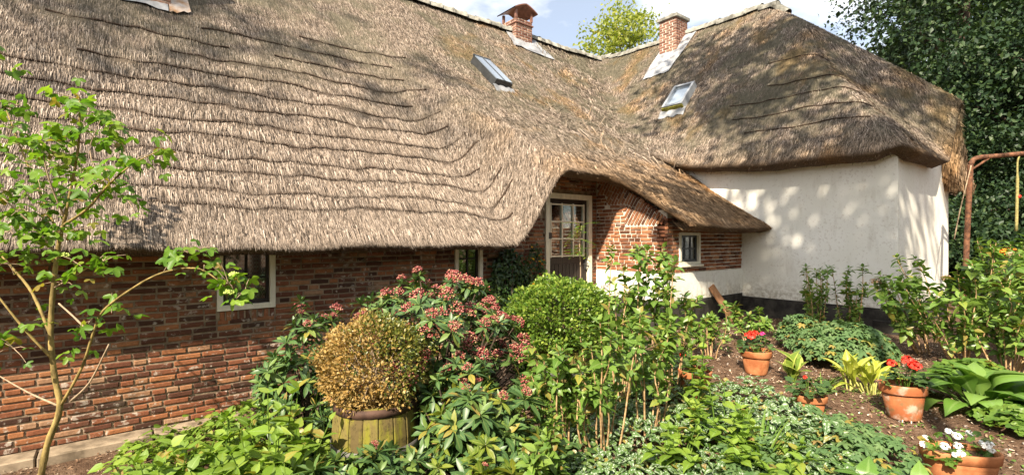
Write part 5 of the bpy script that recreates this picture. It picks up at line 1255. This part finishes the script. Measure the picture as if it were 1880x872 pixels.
def trough():
    b = gp(1762, 882); root = thing('trough', 'long oval terracotta trough with white flowers at the bottom right', 'flower trough', b, math.atan2(RT[1], RT[0]) - .25); h = .20; n = 40; a, c = .212, .12
    def ring(ka, kc, z): return [(a * ka * math.copysign(abs(math.cos(t)) ** .8, math.cos(t)), c * kc * math.copysign(abs(math.sin(t)) ** .8, math.sin(t)), z) for t in np.linspace(0, 2 * math.pi, n, endpoint=False)]
    def rings(L):
        V = sum(L, []); F = [(i * n + k, i * n + (k + 1) % n, (i + 1) * n + (k + 1) % n, (i + 1) * n + k) for i in range(len(L) - 1) for k in range(n)]; return MB().add(V, F)
    ob('body', rings([ring(.80, .78, 0), ring(.82, .80, .01), ring(.90, .9, h * .55), ring(.94, .94, h * .70), ring(.90, .88, h * .70), ring(.8, .75, h * .4)]).mesh('body', True), MAT['terracotta'], root)
    ob('rim', rings([ring(.92, .92, h * .68), ring(.985, .99, h * .70), ring(1.02, 1.03, h * .95), ring(1.01, 1.01, h), ring(.94, .90, h), ring(.91, .86, h * .92), ring(.9, .84, h * .68)]).mesh('rim', True), MAT['terracotta'], root)
    ob('soil', MB().add(ring(.92, .88, h * .82), [tuple(range(n))]).mesh('soil'), MAT['soil'], root)
    for k, (off, lab) in enumerate(((-.12, 'white begonia at the left end of the trough'), (.09, 'white begonia at the right end of the trough'))):
        rs = np.random.RandomState(70 + k); w = np.array(b) + RT * off * .95 + [0, 0, h * .8]; r2 = thing('begonia', lab, 'begonia', w, 0, 'white begonias in the trough')
        for i in range(50):
            q = rvec(rs, -.1) * [.12, .095, .15] * rs.uniform(.5, 1); child('leaf', ME_PELAR[rs.randint(2)], MAT['leaf_hydrangea'], r2, M_at(q + [0, 0, .015], basis(np.append(q[:2], rs.normal(0, .02)), np.array([0, 0, 1.0]) + rs.normal(0, .4, 3)), rs.uniform(.045, .075)))
        for i in range(7):
            q = rvec(rs, .3) * [.12, .1, .17]; child('flower_head', ME_GERA[i % 2], MAT['petal_white'], r2, M_at(q + [0, 0, .02], np.eye(3), rs.uniform(.020, .030)))
trough()
# --- by the door
def door_plants():
    b = gd(1066, 7.6); root = thing('wisteria', 'thin climber with feathery leaves in front of the glazed door', 'climber', b); rs = np.random.RandomState(3); W = lambda u, v, d=7.6: np.array(wp(u, v, d)) - b
    C = spline([(0, 0, 0), W(1064, 560), W(1066, 500), W(1064, 450), W(1068, 415)], 4); ob('stem', MB().tube(C, np.linspace(.012, .005, len(C)), 6).mesh('stem'), MAT['bark_pale'], root)
    T = leaf(3, .34, .4, .1, .2); parts = []
    for i in range(15):
        p = C[-1 - rs.randint(0, 7)]; a = rs.uniform(0, 6.28); D = np.array([math.cos(a), math.sin(a), rs.uniform(-.3, .7)]); D /= np.linalg.norm(D); Ls = rs.uniform(.18, .34); n = 11
        P = []; DD = []
        for k in range(n):
            t = (k // 2 + 1) / (n // 2 + 1); q = p + D * Ls * t + np.array([0, 0, -.12 * t * t * Ls * 3]); sd = np.cross(D, [0, 0, 1]) * (1 if k % 2 else -1); P.append(q); DD.append(sd + D * .5 if k < n - 1 else D)
        t3 = scatter(T, np.array(P), basis(np.array(DD), np.tile([0, 0, 1.0], (n, 1))), np.full(n, .085)); ob('leaf', np_mesh('leaf', t3[0], t3[1], True, t3[2]), MAT['leaf_viburnum'], root)
    # ivy and firethorn on the wall between the window and the door
    def climber(name, label, x0, x1, z1, n, mat, seed, size, y=YW):
        rs = np.random.RandomState(seed); r2 = thing(name, label, 'climber', ((x0 + x1) / 2, y - .1, .4)); x = rs.uniform(-.5, .5, n) * (x1 - x0) * (1 - .0 * rs.rand(n)); z = rs.rand(n) ** .8 * (z1 - .4); z *= 1 - .35 * (2 * np.abs(x) / (x1 - x0)) ** 2
        yy = -rs.rand(n) * .16 + .08; P = np.stack([x, yy, z], -1); D = np.stack([rs.normal(0, .6, n), rs.normal(-.3, .3, n), rs.normal(-.4, .5, n)], -1); N = np.stack([rs.normal(0, .4, n), np.full(n, -1.0), np.full(n, .5)], -1)
        t = scatter(L_OV, P, basis(D, N), rs.uniform(.6, 1.2, n) * size); o = ob('foliage', np_mesh('foliage', t[0], t[1], True, t[2]), MAT[mat], r2); o['kind'] = 'stuff'
        m = MB(); [m.tube(spline([(0, .05, -.1), tuple(P[i] * [.5, 1, .5]), tuple(P[i])], 3), np.linspace(.012, .003, 7), 5, False) for i in range(16)]; ob('stems', m.mesh('stems'), MAT['bark_dark'], r2); return r2, P
    climber('ivy', 'dark ivy on the bricks between the second window and the door', 4.30, 5.02, 1.72, 1500, 'leaf_ivy', 5, .075)
    r2, P = climber('firethorn', 'firethorn with yellow berries beside the door frame', 4.90, 5.36, 1.78, 800, 'leaf_ivy', 6, .06, YW - .05); rs = np.random.RandomState(6)
    for i in range(60): q = P[rs.randint(len(P))]; ob('berries', np_mesh('berries', *BL[i % 2][:2]), MAT['berry' if q[0] < .06 else 'petal_orange'], r2, M=M_at(q + [0, -.05, 0], np.eye(3), rs.uniform(.018, .028)))
BL = [blob_cluster(5, .8, .5, 1), blob_cluster(4, .8, .55, 2)]
door_plants()
def plank():
    b = gd(1340, 8.35); m = MB(); M = Matrix.Translation((8.18, YL - .33, float(gz(8.2, 4.2)))) @ Euler((R(-24), R(-22), 0)).to_matrix().to_4x4(); m.box(-.075, .075, -.015, .015, -.05, .72, M, .004); o = ob('plank', m.mesh('plank'), MAT['old_wood']); o2 = tag(o, 'short brown plank leaning against the white plinth', 'plank')
plank()
# --- swing frame
def swing():
    d = 8.0; b = gd(1770, d); root = thing('swing_frame', 'rusty tubular swing frame at the right edge', 'swing', b); W = lambda u, v, dd=d: np.array(wp(u, v, dd)) - b
    C = spline([(0, 0, -.1), W(1774, 470), W(1781, 320), W(1782, 304), W(1788, 294), W(1800, 290), W(1812, 289)], 4); ob('post', MB().tube(C, .038, 10).mesh('post', True), MAT['rusty_steel'], root)
    ob('crossbar', MB().tube([W(1811, 289), W(1880, 283), W(2050, 268)], .036, 10).mesh('crossbar', True), MAT['rusty_steel'], root)
    ob('brace', MB().tube([W(1785, 312), W(1818, 290)], .018, 8).mesh('brace', True), MAT['rusty_steel'], root)
    q = spline([W(1783, 305, 7.95), W(1773, 345, 7.95), W(1762, 390, 7.97), W(1752, 440, 8)], 3); ob('rope', MB().tube(q, .009, 6).mesh('rope', True), MAT['bark_pale'], root)
    q = spline([W(1872, 286), W(1868, 300), W(1868, 330), W(1867, 380), W(1866, 425)], 3); ob('rope', MB().tube(q, [.012] * 6 + [.020] * (len(q) - 6), 7).mesh('rope', True), MAT['rope'], root)
    k = MB().lathe([(0, -.03), (.03, -.02), (.035, .01), (.02, .03), (0, .035)], 10, Matrix.Translation(W(1870, 362))); ob('knot', k.mesh('knot', True), MAT['petal_red'], root)
swing()
def marigolds():
    b = gd(1872, 9.2); root = thing('planter', 'dark planter behind the hydrangeas, filled with orange flowers', 'planter', b, math.atan2(RT[1], RT[0])); top = CZ - 9.2 * (463 - V0) / FP - b[2]
    m = MB(); m.box(-.45, .6, -.16, .16, 0, top - .1, bev=.02); ob('box', m.mesh('box'), MAT['black_plastic'], root)
    rs = np.random.RandomState(1); r2 = thing('marigolds', 'mass of small orange flowers in the dark planter', 'flowers', (b[0], b[1], b[2] + top - .1), math.atan2(RT[1], RT[0]))
    for i in range(55): child('flower_head', ME_GERA[i % 2], MAT['petal_orange'], r2, M_at([rs.uniform(-.42, .58), rs.uniform(-.17, .15), rs.uniform(.02, .15)], np.eye(3), rs.uniform(.026, .04)))
    n = 300; t = scatter(L_OV, np.stack([rs.uniform(-.45, .6, n), rs.uniform(-.18, .18, n), rs.uniform(0, .09, n)], -1), basis(rs.normal(0, 1, (n, 3)), rs.normal(0, .4, (n, 3)) + [0, 0, 1]), .06); o = ob('foliage', np_mesh('foliage', t[0], t[1], True, t[2]), MAT['leaf_strap'], r2); o['kind'] = 'stuff'
marigolds()
# --- litter on the soil
def litter():
    rs = np.random.RandomState(2); n = 60000; x = rs.uniform(-1.5, 8.9, n); y = rs.uniform(-1.0, 5.95, n); T = (np.array([(-.5, -.2, 0), (.5, -.14, .08), (.45, .2, 0), (-.4, .16, .1)]), np.array([(0, 1, 2), (0, 2, 3)]), np.zeros(4))
    a = rs.uniform(0, 6.28, n); D = np.stack([np.cos(a), np.sin(a), rs.normal(0, .25, n)], -1); t = scatter(T, np.stack([x, y, gz(x, y) + .012 * wob(x, y, 7.0, 1.0) + rs.uniform(.002, .02, n)], -1), basis(D, rs.normal(0, .35, (n, 3)) + [0, 0, 1]), rs.uniform(.008, .034, n))
    o = ob('bark_chips', np_mesh('bark_chips', t[0], t[1]), MAT['chip']); tag(o, 'pale bark chips and leaf litter strewn over the soil', 'bark chips', kind='stuff')
    n = 1500; x = rs.uniform(1.5, 8.4, n); y = rs.uniform(-1, 5, n); t = scatter((lambda q: (q[0], q[1], q[2]))(blob_cluster(1, .0, 1.0, 3)), np.stack([x, y, gz(x, y) + .012 * wob(x, y, 7.0, 1.0)], -1), basis(rs.normal(0, 1, (n, 3)), rs.normal(0, .2, (n, 3)) + [0, 0, 1]), rs.uniform(.004, .014, n))
    o = ob('pebbles', np_mesh('pebbles', t[0], t[1], True), MAT['pebble']); tag(o, 'small pale pebbles scattered in the soil', 'pebbles', kind='stuff')
litter()
for o in bpy.data.objects:
    if '_world' in o: del o['_world']
